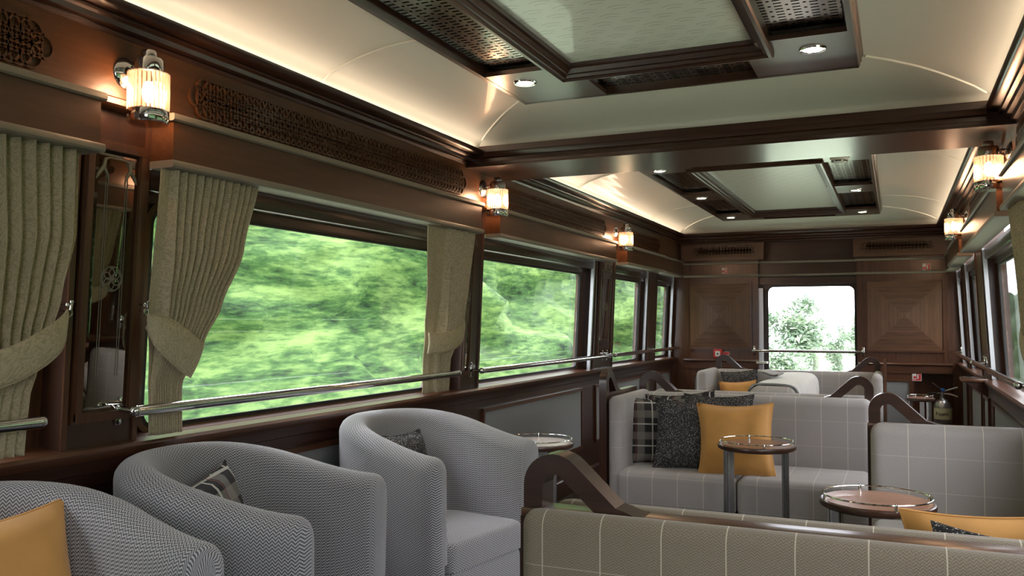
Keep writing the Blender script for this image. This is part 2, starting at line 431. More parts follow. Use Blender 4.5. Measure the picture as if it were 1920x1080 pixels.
# ------------------------------------------------------------------ room shell
struct('floor', G().box(-2.45, .8, YB - .1, YE + .3, -H - .05, -H), 'floor')
wn = 0
for s in 'LR':
    w = W(s); sn = SIDES[s]
    root = thing('wall_' + sn, (0, 0, 0), None, None, kind='structure')
    g = G().box(-.14, 0, YB, YE + .15, -H, -.42)
    for a, b in PILL: g.box(-.14, 0, a, b, -.42, .6655)
    g.box(-.14, 0, YB, -2.75, -.42, .66)
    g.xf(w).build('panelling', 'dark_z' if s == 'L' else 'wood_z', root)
    G().box(-.14, .05, YB, YE + .1, .6655, .93).xf(w).build('frieze', 'warm_y', root)
    # stiles on both edges of each pillar
    g = G()
    for a, b in PILL:
        for q in (a, b - .018): g.box(0, .008, q, q + .018, -.42, .655)
    g.xf(w).build('pillar_stile', 'wood_z', root)
    # ledge on the pillars just under the frieze
    g = G()
    for a, b in PILL: g.prism([(.0, .648), (.05, .648), (.062, .655), (.062, .672), (.05, .68), (0, .68)], 'y', a + .014, b - .014)
    g.xf(w).build('pillar_ledge', 'warm_y', root)
    # sill cap and mouldings
    g = G().prism([(-.09, -.42), (.035, -.42), (.045, -.405), (.045, -.395), (.035, -.385), (-.01, -.382), (-.02, -.38), (-.09, -.38)], 'y', YB, YE)
    g.xf(w).build('sill_cap', 'wood_y', root)
    g = G().prism([(0, -.50), (.008, -.50), (.012, -.465), (.02, -.46), (.024, -.435), (.03, -.42), (0, -.42)], 'y', YB, YE)
    g.prism([(0, -H), (.02, -H), (.02, -H + .11), (.012, -H + .125), (0, -H + .13)], 'y', YB, YE)
    g.xf(w).build('dado_moulding', 'dark_y', root)
    # grey felt panels with bead frames
    gp = G(); gf = G()
    for a, b in ((-.30, 1.55), (2.2, 4.05), (4.60, 6.32), (6.68, 7.0), (7.2, 8.1), (8.6, 9.2)):
        gp.box(0, .006, a, b, -.96, -.535)
        for y0, y1, z0, z1 in ((a - .02, b + .02, -.537, -.515), (a - .02, b + .02, -.98, -.958), (a - .02, a, -.96, -.535), (b, b + .02, -.96, -.535)):
            gf.box(0, .016, y0, y1, z0, z1)
    gp.xf(w).build('felt_panel', 'greypanel', root, label='grey felt infill panels')
    gf.xf(w).build('panel_bead', 'wood_y', root)
    # windows
    for i, (a, b, h0, h1) in enumerate(WIN):
        wn += 1
        ug = -.1 if i < 4 else -.07
        r = thing('window_%d' % wn, w(0, (a + b) / 2, -.4), None, None, kind='structure')
        G().plate(a, b, -.42, .52, (h0, h1, -.368, .39), .06, ug - .02, ug + .012).xf(w).build('window_frame', 'wood_z', r)
        g = G().plate(h0, h1, -.368, .39, (h0 + .014, h1 - .014, -.354, .376), .05, ug + .004, ug + .020, outer_r=.014)
        g.xf(w).build('rubber_seal', 'black', r)
        g = G().plate(h0 - .03, h1 + .03, -.398, .42, (h0, h1, -.368, .39), .06, ug + .012, ug + .022, outer_r=.022)
        g.xf(w).build('frame_bead', 'warm_z', r)
        G().box(ug - .006, ug, h0 + .002, h1 - .002, -.366, .388).xf(w).build('pane', 'glass', r)
        # sloping inner sill and blind cassette
        g = G().prism([(ug, -.42), (ug, -.372), (ug + .03, -.374), (-.01, -.40), (-.01, -.42)], 'y', a, b)
        g.xf(w).build('inner_sill', 'wood_y', r)
        g = G().rbox(ug + .01, -.015, a + .02, b - .02, .425, .50, .01, 2)
        g.box(ug + .012, ug + .03, a + .03, b - .03, .395, .425)
        g.xf(w).build('blind_cassette', 'dark_y', r)
        tr = G()
        ys = [h1 + .075, a + .012] if i in (1, 2, 3) else [h1 + .075]
        if i >= 3: ys = [b - .045 if i < 5 else 9.26]
        for q in ys: tr.box(-.03, -.005, q, q + .028, -.38, .50)
        if i >= 3: tr.xf(w).build('blind_track', 'silver', r)

# end wall (far) and rear wall
def end_wall():
    r = thing('wall_end', (0, YE, 0), None, None, kind='structure')
    x0, x1 = -2.31, .645
    jl, jr = -1.325, -.355
    g = G()
    g.box(x0, jl, 9.35, YE + .15, -H, .95); g.box(jr, .16, 9.35, YE + .15, -H, .95)
    g.box(.16, .51, 9.35, YE + .15, -.47, .95); g.box(.51, x1, 9.35, YE + .15, -H, .95)
    g.box(.16, .51, 9.5, YE + .2, -H, -.47)
    g.build('panelling', 'wood_z', r)
    G().box(jl, jr, 9.48, YE + .15, .40, .95).box(jl, jr, 9.48, YE + .15, -H, -.62).build('window_apron', 'dark_x', r)
    # window plate in the recess: use plate() with (u,y,z)->(y,x,z)
    sw = lambda u, y, z: (y, 9.49 - u, z)
    wr = thing('window_end', ((jl + jr) / 2, 9.49, -.62), None, None, kind='structure')
    G().plate(jl, jr, -.62, .42, (-1.25, -.372, -.57, .385), .07, -.03, .0).xf(sw).build('window_frame', 'dark_z', wr)
    G().plate(0, 0, 0, 0, (-1.238, -.384, -.558, .373), .06, 0, .01, outer_r=.014).xf(sw).build('rubber_seal', 'black', wr)
    G().box(-1.249, -.373, 9.505, 9.511, -.568, .384).build('pane', 'glass', wr)
    G().box(jl + .0, jl + .04, 9.38, 9.44, -.60, .36).build('blind_track', 'silver', wr)
    G().box(jl - .02, jl + .09, 9.30, 9.4, -.435, -.415).build('sill_end', 'white', wr)
    # ledge strips, stepping back across the window recess
    g = G()
    for z0, z1, d in ((.485, .507, .03), (.622, .642, .035)):
        for a, b, yy in ((-2.12, jl + .012, 9.35), (jl + .012, jr - .012, 9.42), (jr - .012, .45, 9.35)):
            g.prism([(yy + .1, z0), (yy - d, z0), (yy - d - .006, (z0 + z1) / 2), (yy - d, z1), (yy + .1, z1)], 'x', a, b)
    g.build('ledge_strip', 'strip', r)
    G().box(jl, jr, 9.42, 9.5, .49, .66).box(jl, jr, 9.42, 9.5, .40, .47).build('recess_band', 'dark_x', r)
    # fretwork boxes
    g = G().box(-2.12, -1.26, 9.27, 9.35, .66, .86).box(-.30 - .08, .45, 9.27, 9.35, .66, .86)
    g.build('fret_box', 'warm_x', r)
    g = G()
    fret(g, -2.0, -1.32, .695, .825, lambda u, y, z: (y, 9.27 - u * 1.5, z), .0052)
    fret(g, -.32, .36, .695, .825, lambda u, y, z: (y, 9.27 - u * 1.5, z), .0052)
    g.build('fretwork', 'warm_x', r)
    # diamond veneer panels
    for cx, hw in ((-1.735, .325), (.083, .34)):
        g = G(); z0, z1 = -.275, .41; cz = (z0 + z1) / 2; hz = (z1 - z0) / 2
        V = [(cx - hw, 9.345, z0), (cx + hw, 9.345, z0), (cx + hw, 9.345, z1), (cx - hw, 9.345, z1), (cx, 9.333, cz)]
        g.add(V, [(0, 1, 4), (1, 2, 4), (2, 3, 4), (3, 0, 4)])
        g.U = [(-hw, -hw), (hw, -hw), (hw, hw), (-hw, hw), (0, 0)]
        g.build('veneer_panel', 'diamond', r, ang=1)
        g = G()
        for a, b, c, d in ((cx - hw - .02, cx + hw + .02, z1, z1 + .02), (cx - hw - .02, cx + hw + .02, z0 - .02, z0), (cx - hw - .02, cx - hw, z0, z1), (cx + hw, cx + hw + .02, z0, z1)):
            g.box(a, b, 9.328, 9.35, c, d)
        g.build('veneer_frame', 'wood_x', r)
    # dado rail, grey panels
    g = G()
    for a, b in ((-2.12, jl), (jr, .5)):
        g.prism([(9.36, -.425), (9.32, -.425), (9.31, -.415), (9.32, -.40), (9.36, -.40)], 'x', a, b)
        g.box(a, b, 9.335, 9.35, -.50, -.425)
    g.build('dado_rail', 'wood_x', r)
    gp = G(); gf = G()
    for a, b in ((-2.0, -1.45), (-.25, .115)):
        gp.box(a, b, 9.344, 9.35, -1.1, -.585)
        for q in ((a - .02, b + .02, -.585, -.565), (a - .02, a, -1.1, -.585), (b, b + .02, -1.1, -.585), (a - .02, b + .02, -1.12, -1.1)):
            gf.box(q[0], q[1], 9.33, 9.35, q[2], q[3])
    gp.build('felt_panel', 'greypanel', r, label='grey felt infill panels'); gf.build('panel_bead', 'warm_x', r)
def fret(g, y0, y1, z0, z1, tf, wd=.0036):
    """interlaced circle fretwork in relief"""
    R = (z1 - z0) / 4; nz = 3
    ny = max(3, round((y1 - y0 - 2 * R) / R)); K = 16
    for i in range(ny + 1):
        for j in range(nz):
            if i in (0, ny) and j != 1: continue
            cy = y0 + R + (y1 - y0 - 2 * R) * i / ny; cz = z0 + R + (z1 - z0 - 2 * R) * j / (nz - 1)
            V = []; F = []
            for k in range(K):
                a = 2 * PI * k / K
                for rr, u in ((R - wd, 0), (R - wd, .009), (R + wd, .009), (R + wd, 0)):
                    V.append(tf(u, cy + rr * math.cos(a), cz + rr * math.sin(a)))
            for k in range(K):
                q = (k + 1) % K
                for t in range(3): F.append((k * 4 + t, k * 4 + t + 1, q * 4 + t + 1, q * 4 + t))
            g.add(V, F)
end_wall()
struct('wall_rear', G().box(-2.45, .8, YB - .1, YB, -H, 1.25), 'dark_z')

# fretwork friezes on the side walls
for s in 'LR':
    g = G(); w = W(s)
    for a, b in ((-.2, 1.64), (2.15, 4.17), (4.62, 6.66), (7.25, 8.4)):
        fret(g, a, b, .69, .825, lambda u, y, z: w(.05 + u, y, z))
    g.build('trim_%d' % (1 if s == 'L' else 2), 'warm_y', kind='structure')

# cornice with hidden lighting trough
LX, RX = -2.05, .372
def cornice():
    # (t outward from the lip towards the wall, z)
    P = [(.125, .838), (.114, .842), (.110, .852), (.114, .862), (.094, .864), (.088, .874), (.092, .882), (.070, .884), (.064, .898), (.048, .901), (.044, .906), (.048, .912), (.016, .914), (.004, .922), (-.002, .938), (.004, .942), (.012, .940), (.016, .927), (.07, .927), (.12, .95), (.2, .95), (.2, .845)]
    r = thing('trim_3', (0, 0, 0), None, None, kind='structure')
    g = G(); g.prism([(LX - t, z) for t, z in P], 'y', YB, 9.12); g.build('cornice_moulding', 'dark_y', r)
    g = G(); g.prism([(RX + t, z) for t, z in P], 'y', YB, 9.12); g.build('cornice_moulding', 'dark_y', r)
    g = G(); g.prism([(9.1 + t, z) for t, z in P], 'x', -2.2, .52); g.build('cornice_moulding', 'dark_x', r)
    for a, b in ((YB, 4.17), (4.67, 9.08)):
        G().box(LX - .062, LX - .034, a, b, .928, .932).build('light_strip', 'cove', r, label='glowing warm cove light strip')
        G().box(RX + .034, RX + .062, a, b, .928, .932).build('light_strip', 'cove', r, label='glowing warm cove light strip')
cornice()
# cross beam
r = thing('trim_4', (0, 4.42, .85), None, None, kind='structure')
Pb = [(0, .85), (-.005, .855), (-.005, .87), (.008, .875), (.012, .895), (.0, .90), (-.006, .92), (-.012, .925), (-.012, .94), (.0, .942), (.02, .942)]
g = G().box(LX - .12, RX + .14, 4.215, 4.625, .851, 1.0); g.build('beam_core', 'dark_x', r)
g = G().box(LX - .10, RX + .12, 4.18, 4.66, .846, .852); g.build('beam_soffit', 'polished', r)
g = G(); g.prism([(4.19 + t, z) for t, z in Pb] + [(4.23, .942), (4.23, .85)], 'x', LX - .0, RX + .0)
g.prism([(4.65 - t, z) for t, z in Pb] + [(4.61, .942), (4.61, .85)], 'x', LX - .0, RX + .0)
g.build('beam_moulding', 'dark_x', r)

# coved ceiling of the two bays
CP = [(-.075, .90), (-.06, .935), (-.03, .972), (0, .995), (.05, 1.017), (.13, 1.04), (.20, 1.056), (.27, 1.068), (.38, 1.077), (.47, 1.080)]
rc = thing('ceiling', (0, 0, 0), None, None, kind='structure')
G().box(-2.5, .85, YB - .1, YE + .3, 1.2, 1.26).build('roof_slab', 'white', rc)
rb = G()
for a, b, endrib in ((YB - .02, 4.18, 1), (4.66, 9.1, 1)):
    g = G(); V = []; F = []
    for t, z in CP: V += [(LX + t, a + t, z), (RX - t, a + t, z), (RX - t, b - t, z), (LX + t, b - t, z)]
    for k in range(len(CP) - 1):
        for j in range(4): F.append((k * 4 + j, k * 4 + (j + 1) % 4, k * 4 + 4 + (j + 1) % 4, k * 4 + 4 + j))
    k = 4 * (len(CP) - 1); F.append((k, k + 1, k + 2, k + 3))
    g.add(V, F); g.build('coved_ceiling', 'ceil', rc, ang=35)
    for sx in (1, -1):
        for ye, sy in ((a, 1), (b, -1)):
            rb.tube([((LX + t) if sx > 0 else (RX - t), ye + sy * t, z - .002) for t, z in CP[3:]], .006, 6)
        for yy in ((.1, 1.45, 2.8) if b < 5 else (5.85, 7.9)):
            rb.tube([((LX + t) if sx > 0 else (RX - t), yy, z - .001) for t, z in CP[1:]], .0045, 6)
rb.build('ceiling_rib', 'rib', rc)

# ------------------------------------------------------------------ ceiling trays
def tray(y0, y1, label, dl):
    X0, X1 = -1.575, -.12; zb = 1.02
    r = thing('ceiling_tray', ((X0 + X1) / 2, (y0 + y1) / 2, zb), label, 'ceiling panel', 'framed ventilation trays on the ceiling')
    g = G()
    P = [(0, 1.02), (-.006, 1.03), (-.006, 1.04), (-.012, 1.045), (-.012, 1.06), (-.018, 1.066), (-.018, 1.085), (.02, 1.085), (.02, 1.02)]
    for q in ([(X0 + t, z) for t, z in P], [(X1 - t, z) for t, z in P]): g.prism(q, 'y', y0, y1)
    for q in ([(y0 + t, z) for t, z in P], [(y1 - t, z) for t, z in P]): g.prism(q, 'x', X0, X1)
    g.build('outer_frame', 'dark_y', r)
    # flat polished panels carrying the downlights
    for a, b in dl:
        for c, d in ((X0 + .02, -1.22), (-.46, X1 - .02)):
            G().box(c, d, a, b, zb + .001, zb + .02).build('polished_panel', 'polished', r)
    # cross panels at the ends stop at the mid grille
    G().box(-1.22, -1.17, y1 - .31, y1 - .001, zb + .001, zb + .02).build('polished_panel', 'polished', r)
    G().box(-.51, -.46, y1 - .31, y1 - .001, zb + .001, zb + .02).build('polished_panel', 'polished', r)
    # perforated grilles
    ends = [q for p in dl for q in p]
    segs = []
    last = y0 + .02
    for a, b in dl:
        if a - last > .05: segs.append((last, a))
        last = b
    for a, b in segs:
        for c, d in ((X0 + .04, -1.25), (-.42, X1 - .03)):
            G().box(c, d, a, b, zb + .035, zb + .04).build('grille', 'perf', r)
    G().box(-1.17, -.51, y1 - .30, y1 - .015, zb + .035, zb + .04).build('grille', 'perf', r)
    # inner moulded frame
    xa, xb, ya, yb_ = -1.27, -.405, y0 + .33, y1 - .335
    Q = [(0, 1.055), (0, 1.005), (.006, .998), (.018, .998), (.022, 1.006), (.034, 1.008), (.038, 1.02), (.050, 1.022), (.056, 1.04), (.068, 1.044), (.072, 1.075), (0, 1.075)]
    g = G()
    V = []; F = []; n = len(Q)
    for t, z in Q: V += [(xa + t, ya + t, z), (xb - t, ya + t, z), (xb - t, yb_ - t, z), (xa + t, yb_ - t, z)]
    for k in range(n):
        k2 = (k + 1) % n
        for j in range(4): F.append((k * 4 + j, k * 4 + (j + 1) % 4, k2 * 4 + (j + 1) % 4, k2 * 4 + j))
    g.add(V, F); g.build('inner_frame', 'dark_y', r, ang=30)
    G().box(xa + .06, xb - .06, ya + .06, yb_ - .06, 1.06, 1.068).build('embossed_panel', 'emboss', r)
    return r
tray(-1.6, 3.67, 'dark framed ceiling tray with embossed cream panel, nearer than the cross beam', [(-1.6, -1.25), (.60, .86), (3.19, 3.66)][1:])
tray(5.35, 8.76, 'dark framed ceiling tray with embossed cream panel, beyond the cross beam', [(5.37, 5.78), (6.84, 7.22), (8.30, 8.75)])
def downlight(x, y, label):
    r = thing('downlight', (x, y, 1.02), label, 'ceiling light', 'recessed downlights in the ceiling trays')
    g = G().lathe([(.036, .0), (.038, -.004), (.047, -.005), (.05, .0)], (0, 0, 0)); g.build('trim_ring', 'chrome', r, local=True)
    G().lathe([(.0, -.0015), (.036, -.0015), (.036, 0)], (0, 0, 0)).build('lens', 'down', r, local=True, label='glowing lens')
    l = bpy.data.lights.new('downlight_beam', 'SPOT'); l.energy = 9; l.color = (1, .86, .66); l.spot_size = math.radians(100); l.spot_blend = .6; l.shadow_soft_size = .03
    o = bpy.data.objects.new('downlight_beam', l); COL.objects.link(o); o.parent = r; o.location = (0, 0, -.012)
for x, y, lb in ((-1.43, 3.33, 'small round glowing downlight at the left far corner of the near ceiling tray'),
                 (-.268, 3.35, 'largest round glowing downlight, at the right far corner of the near ceiling tray'),
                 (-1.446, 5.67, 'small glowing downlight just past the cross beam, left side of far tray'),
                 (-1.449, 7.065, 'glowing downlight midway between grilles, left side of the far tray'),
                 (-1.456, 8.49, 'dim downlight at the left far corner of the far ceiling tray'),
                 (-.265, 7.10, 'glowing downlight midway between grilles, right side of the far tray'),
                 (-.266, 8.53, 'small downlight at the right far corner of the far ceiling tray'),
                 ):
    downlight(x, y, lb)
r = thing('smoke_detector', (-.30, 5.62, 1.02), 'round white smoke detector on the far ceiling tray', 'smoke detector')
G().lathe([(.058, 0), (.058, -.012), (.05, -.016), (0, -.016)], (0, 0, 0)).build('base', 'white', r, local=True)
G().lathe([(.05, -.016), (.05, -.024), (.036, -.038), (.012, -.042), (0, -.042)], (0, 0, 0)).build('head', 'white', r, local=True)
g = G()
for k in range(6):
    a = k * PI / 3; g.tube([(.046 * math.cos(a + t), .046 * math.sin(a + t), -.028) for t in (0, .2, .4, .6, .75)], .0042, 6)
g.build('vent_slot', 'black', r, local=True)

# ------------------------------------------------------------------ pelmets
plab = {('L', 1): 'brown wooden pelmet with taupe edges over the nearest left window', ('L', 2): 'brown wooden pelmet over the widest left window, between first and second sconces',
        ('L', 3): 'brown wooden pelmet between the second and third left sconces', ('L', 4): 'short wooden pelmet beyond the third left sconce',
        ('R', 3): 'wooden pelmet between the two sconces on the window wall opposite', ('R', 2): 'nearest wooden pelmet on the wall opposite the armchairs', ('R', 4): 'short wooden pelmet past the farther sconce on the wall opposite the armchairs'}
for s in 'LR':
    w = W(s)
    for i, (a, b) in enumerate(PELM):
        if i == 0 or (s == 'R' and i == 1): continue
        r = thing('pelmet', w(.05, (a + b) / 2, .49), plab[(s, i)], 'pelmet', 'wooden pelmets over the windows')
        G().box(0.001, .10, a, b, .512, .642).xf(w).build('front_board', 'warm_y', r)
        for nm, z0, z1, e in (('lower_strip', .49, .514, .012), ('upper_strip', .640, .664, .014)):
            pr = [(.009, z0), (.10 + e * .6, z0), (.10 + e, z0 + .005), (.10 + e, z1 - .006), (.10 + e * .7, z1), (.009, z1)]
            G().prism(pr, 'y', a - e * .8, b + e * .8).xf(w).build(nm, 'strip', r, label='taupe edge strip')
    # recessed run to the corner
    r = thing('pelmet', w(.03, 8.9, .49), 'recessed wooden pelmet running into the far %s corner' % ('left' if s == 'L' else 'right'), 'pelmet', 'wooden pelmets over the windows')
    G().box(0, .08, 8.47, 9.35, .512, .642).xf(w).build('front_board', 'warm_y', r)
    for nm, z0, z1 in (('lower_strip', .49, .512), ('upper_strip', .642, .664)):
        G().box(0, .09, 8.47, 9.35, z0, z1).xf(w).build(nm, 'strip', r, label='taupe edge strip')

# ------------------------------------------------------------------ wall lights
def sconce(s, y, label):
    w = W(s); X = .14
    c = w(X, y, .5)[0]; wx = w(.05, y, .78)[0]; d = 1 if s == 'L' else -1
    S0 = len(COL.objects)
    r = thing('wall_sconce', (wx, y, .775), label, 'wall light', 'chrome and ribbed glass wall sconces')
    cx = c
    g = G().lathe([(0, .026), (.014, .024), (.035, .016), (.049, .006), (.054, 0), (.054, -.002)], (wx, y, .775), 'x')
    if d < 0: g.xf(lambda x, yy, z: (2 * wx - x, yy, z))
    g.build('backplate', 'chrome', r)
    G().tube([(wx, y, .785), (wx + d * .03, y, .79), (cx, y, .79)], .009, 10).build('arm', 'chrome', r)
    G().lathe([(0, .835), (.020, .835), (.023, .83), (.023, .814), (.040, .810), (.044, .802), (.044, .769), (.057, .767), (.057, .764), (0, .764)], (cx, y, 0)).build('cap', 'chrome', r)
    g = G()
    for k in range(26):
        a = 2 * PI * k / 26; g.tube([(cx + .056 * math.cos(a), y + .056 * math.sin(a), .766), (cx + .056 * math.cos(a), y + .056 * math.sin(a), .652)], .0052, 6)
    g.build('glass_rods', 'rod', r, label='ribbed clear glass rods')
    G().lathe([(.030, .654), (.057, .654), (.060, .65), (.060, .618), (.056, .612), (.030, .612)], (cx, y, 0)).build('base_ring', 'chrome', r)
    G().lathe([(0, .6135), (.031, .6135), (.031, .62)], (cx, y, 0)).build('lens', 'lens', r, label='glowing bottom lens')
    G().lathe([(0, .742), (.008, .74), (.016, .728), (.019, .71), (.017, .692), (.009, .68), (0, .678)], (cx, y, 0), n=16).build('bulb', 'lamp', r, label='glowing bulb')
    l = bpy.data.lights.new('sconce_light', 'POINT'); l.energy = 5.0; l.color = (1, .64, .38); l.shadow_soft_size = .045
    o = bpy.data.objects.new('sconce_light', l); COL.objects.link(o); o.parent = r; o.location = (cx - wx, 0, .71 - .775)
    r.location.z -= .015
sconce('L', 1.90, 'chrome and ribbed glass sconce nearest on the panelled wall, above first mirror')
sconce('L', 4.40, 'second chrome and ribbed glass sconce along the wall behind the armchairs')
sconce('L', 6.95, 'farthest and smallest glass sconce on the wall behind the armchairs')
sconce('R', 4.40, 'large glowing glass sconce on the wall opposite the armchairs, below the beam end')
sconce('R', 6.95, 'farther glass sconce on the wall opposite the armchairs, above the white window tracks')

# ------------------------------------------------------------------ mirrors
def mirror(s, y0, y1, label, orn=True):
    w = W(s)
    r = thing('mirror', w(0, (y0 + y1) / 2, -.30), label, 'mirror', 'etched mirrors on the window pillars')
    z0, z1 = -.30, .545
    g = G()
    for a, b, c, d in ((y0, y1, z1 - .022, z1), (y0, y1, z0, z0 + .022), (y0, y0 + .022, z0, z1), (y1 - .022, y1, z0, z1)):
        g.prism([(0, 0), (0, 0)], 'y', 0, 0) if False else g.box(0, .018, a, b, c, d)
    for a, b, c, d in ((y0 - .008, y1 + .008, z1, z1 + .008), (y0 - .008, y1 + .008, z0 - .008, z0), (y0 - .008, y0, z0, z1), (y1, y1 + .008, z0, z1)):
        g.box(0, .010, a, b, c, d)
    g.xf(w).build('mirror_frame', 'wood_z', r)
    a, b, c, d = y0 + .022, y1 - .022, z0 + .022, z1 - .022; e = .018
    V = [(.004, a, c), (.004, b, c), (.004, b, d), (.004, a, d), (.009, a + e, c + e), (.009, b - e, c + e), (.009, b - e, d - e), (.009, a + e, d - e)]
    g = G().add(V, [(0, 1, 5, 4), (1, 2, 6, 5), (2, 3, 7, 6), (3, 0, 4, 7), (4, 5, 6, 7)])
    g.xf(w).build('mirror_glass', 'mirror', r, ang=1)
    if orn:
        g = G(); m = (y0 + y1) / 2; u = .0098; hw = (b - a) / 2 - .045
        for q in (-1, 1):
            for o in (0, .008): g.tube([(u, m + q * (hw - o), z0 + .13), (u, m + q * (hw - o), z1 - .10)], .0011, 4)
            # leaf scroll
            g.tube([(u, m + q * .030, z1 - .045), (u, m + q * .045, z1 - .05), (u, m + q * .05, z1 - .075), (u, m + q * .035, z1 - .10), (u, m + q * .03, z1 - .12)], [.003, .005, .006, .004, .001], 6)
            g.tube([(u, m + q * .05, z1 - .075), (u, m + q * .068, z1 - .10), (u, m + q * .075, z1 - .115)], [.006, .005, .001], 6)
        g.tube([(u, m - .03, z1 - .045), (u, m + .03, z1 - .045)], .0025, 6)
        cz = .13
        for rr in (.038,): g.tube([(u, m + rr * math.cos(t * PI / 12), cz + rr * math.sin(t * PI / 12)) for t in range(24)], .002, 4, True)
        for k in range(6):
            an = k * PI / 3
            g.tube([(u, m + .019 * math.cos(an) + .019 * math.cos(t * PI / 8), cz + .019 * math.sin(an) + .019 * math.sin(t * PI / 8)) for t in range(16)], .0018, 4, True)
        g.xf(w).build('etched_motif', 'etch', r, label='frosted etched lines and interlaced roundel')
mirror('L', 1.80, 2.015, 'tall narrow etched mirror on the nearest pillar, under the first sconce')
mirror('L', 4.29, 4.385, 'narrow etched mirror behind the curtain of the widest window')
mirror('L', 6.68, 7.04, 'dark narrow mirror panel on the far pillar beyond the second sconce')
mirror('R', 4.29, 4.385, 'narrow mirror on the pillar opposite the armchairs')

# ------------------------------------------------------------------ grab rails
def rail(s, y0, y1, label):
    w = W(s); z = -.28; u = .08
    r = thing('grab_rail', w(u, (y0 + y1) / 2, z), label, 'rail', 'chrome grab rails across the windows')
    G().tube([(u, y0, z), (u, y1, z)], .0172, 14).xf(w).build('rail_tube', 'chrome', r)
    for y in (y0, y1):
        g = G()
        sp = [(.0185 * math.sin(t * PI / 8), -.0185 * math.cos(t * PI / 8)) for t in range(9)]
        g.lathe(sp, (u, y, z), 'y', 14); g.tube([(0, y, z), (u, y, z)], .009, 10)
        g.rbox(0, .008, y - .011, y + .011, z - .048, z + .048, .004, 2)
        for q in (-.036, .036): g.lathe([(0, .007), (.006, .006), (.008, 0)], (.008, y, z + q), 'x', 10)
        g.xf(w).build('bracket', 'chrome', r)
rail('L', -.9, 1.64, 'chrome grab rail crossing the nearest curtain at left edge')
rail('L', 1.965, 4.12, 'long chrome grab rail across the widest window')
rail('L', 4.41, 6.83, 'chrome grab rail across the window between second and third sconces')
rail('L', 6.95, 9.24, 'farthest chrome grab rail on the wall behind the armchairs')
rail('R', 4.41, 6.72, 'dark reflecting grab rail across the window on the wall opposite the armchairs')
rail('R', 6.88, 9.22, 'short far grab rail on the wall opposite the armchairs, before the white tracks')
r = thing('grab_rail', (-.83, 9.29, -.305), 'chrome grab rail across the end window', 'rail', 'chrome grab rails across the windows')
G().tube([(-1.36, 9.28, -.30), (-.31, 9.28, -.30)], .0145, 14).build('rail_tube', 'chrome', r)
for x in (-1.37, -.30):
    g = G().lathe([(.019 * math.sin(t * PI / 8), -.019 * math.cos(t * PI / 8)) for t in range(9)], (x, 9.28, -.30), 'x', 14)
    g.tube([(x, 9.35, -.30), (x, 9.28, -.30)], .009, 8); g.rbox(x - .012, x + .012, 9.340, 9.35, -.35, -.25, .004, 2)
    g.build('bracket', 'chrome', r)

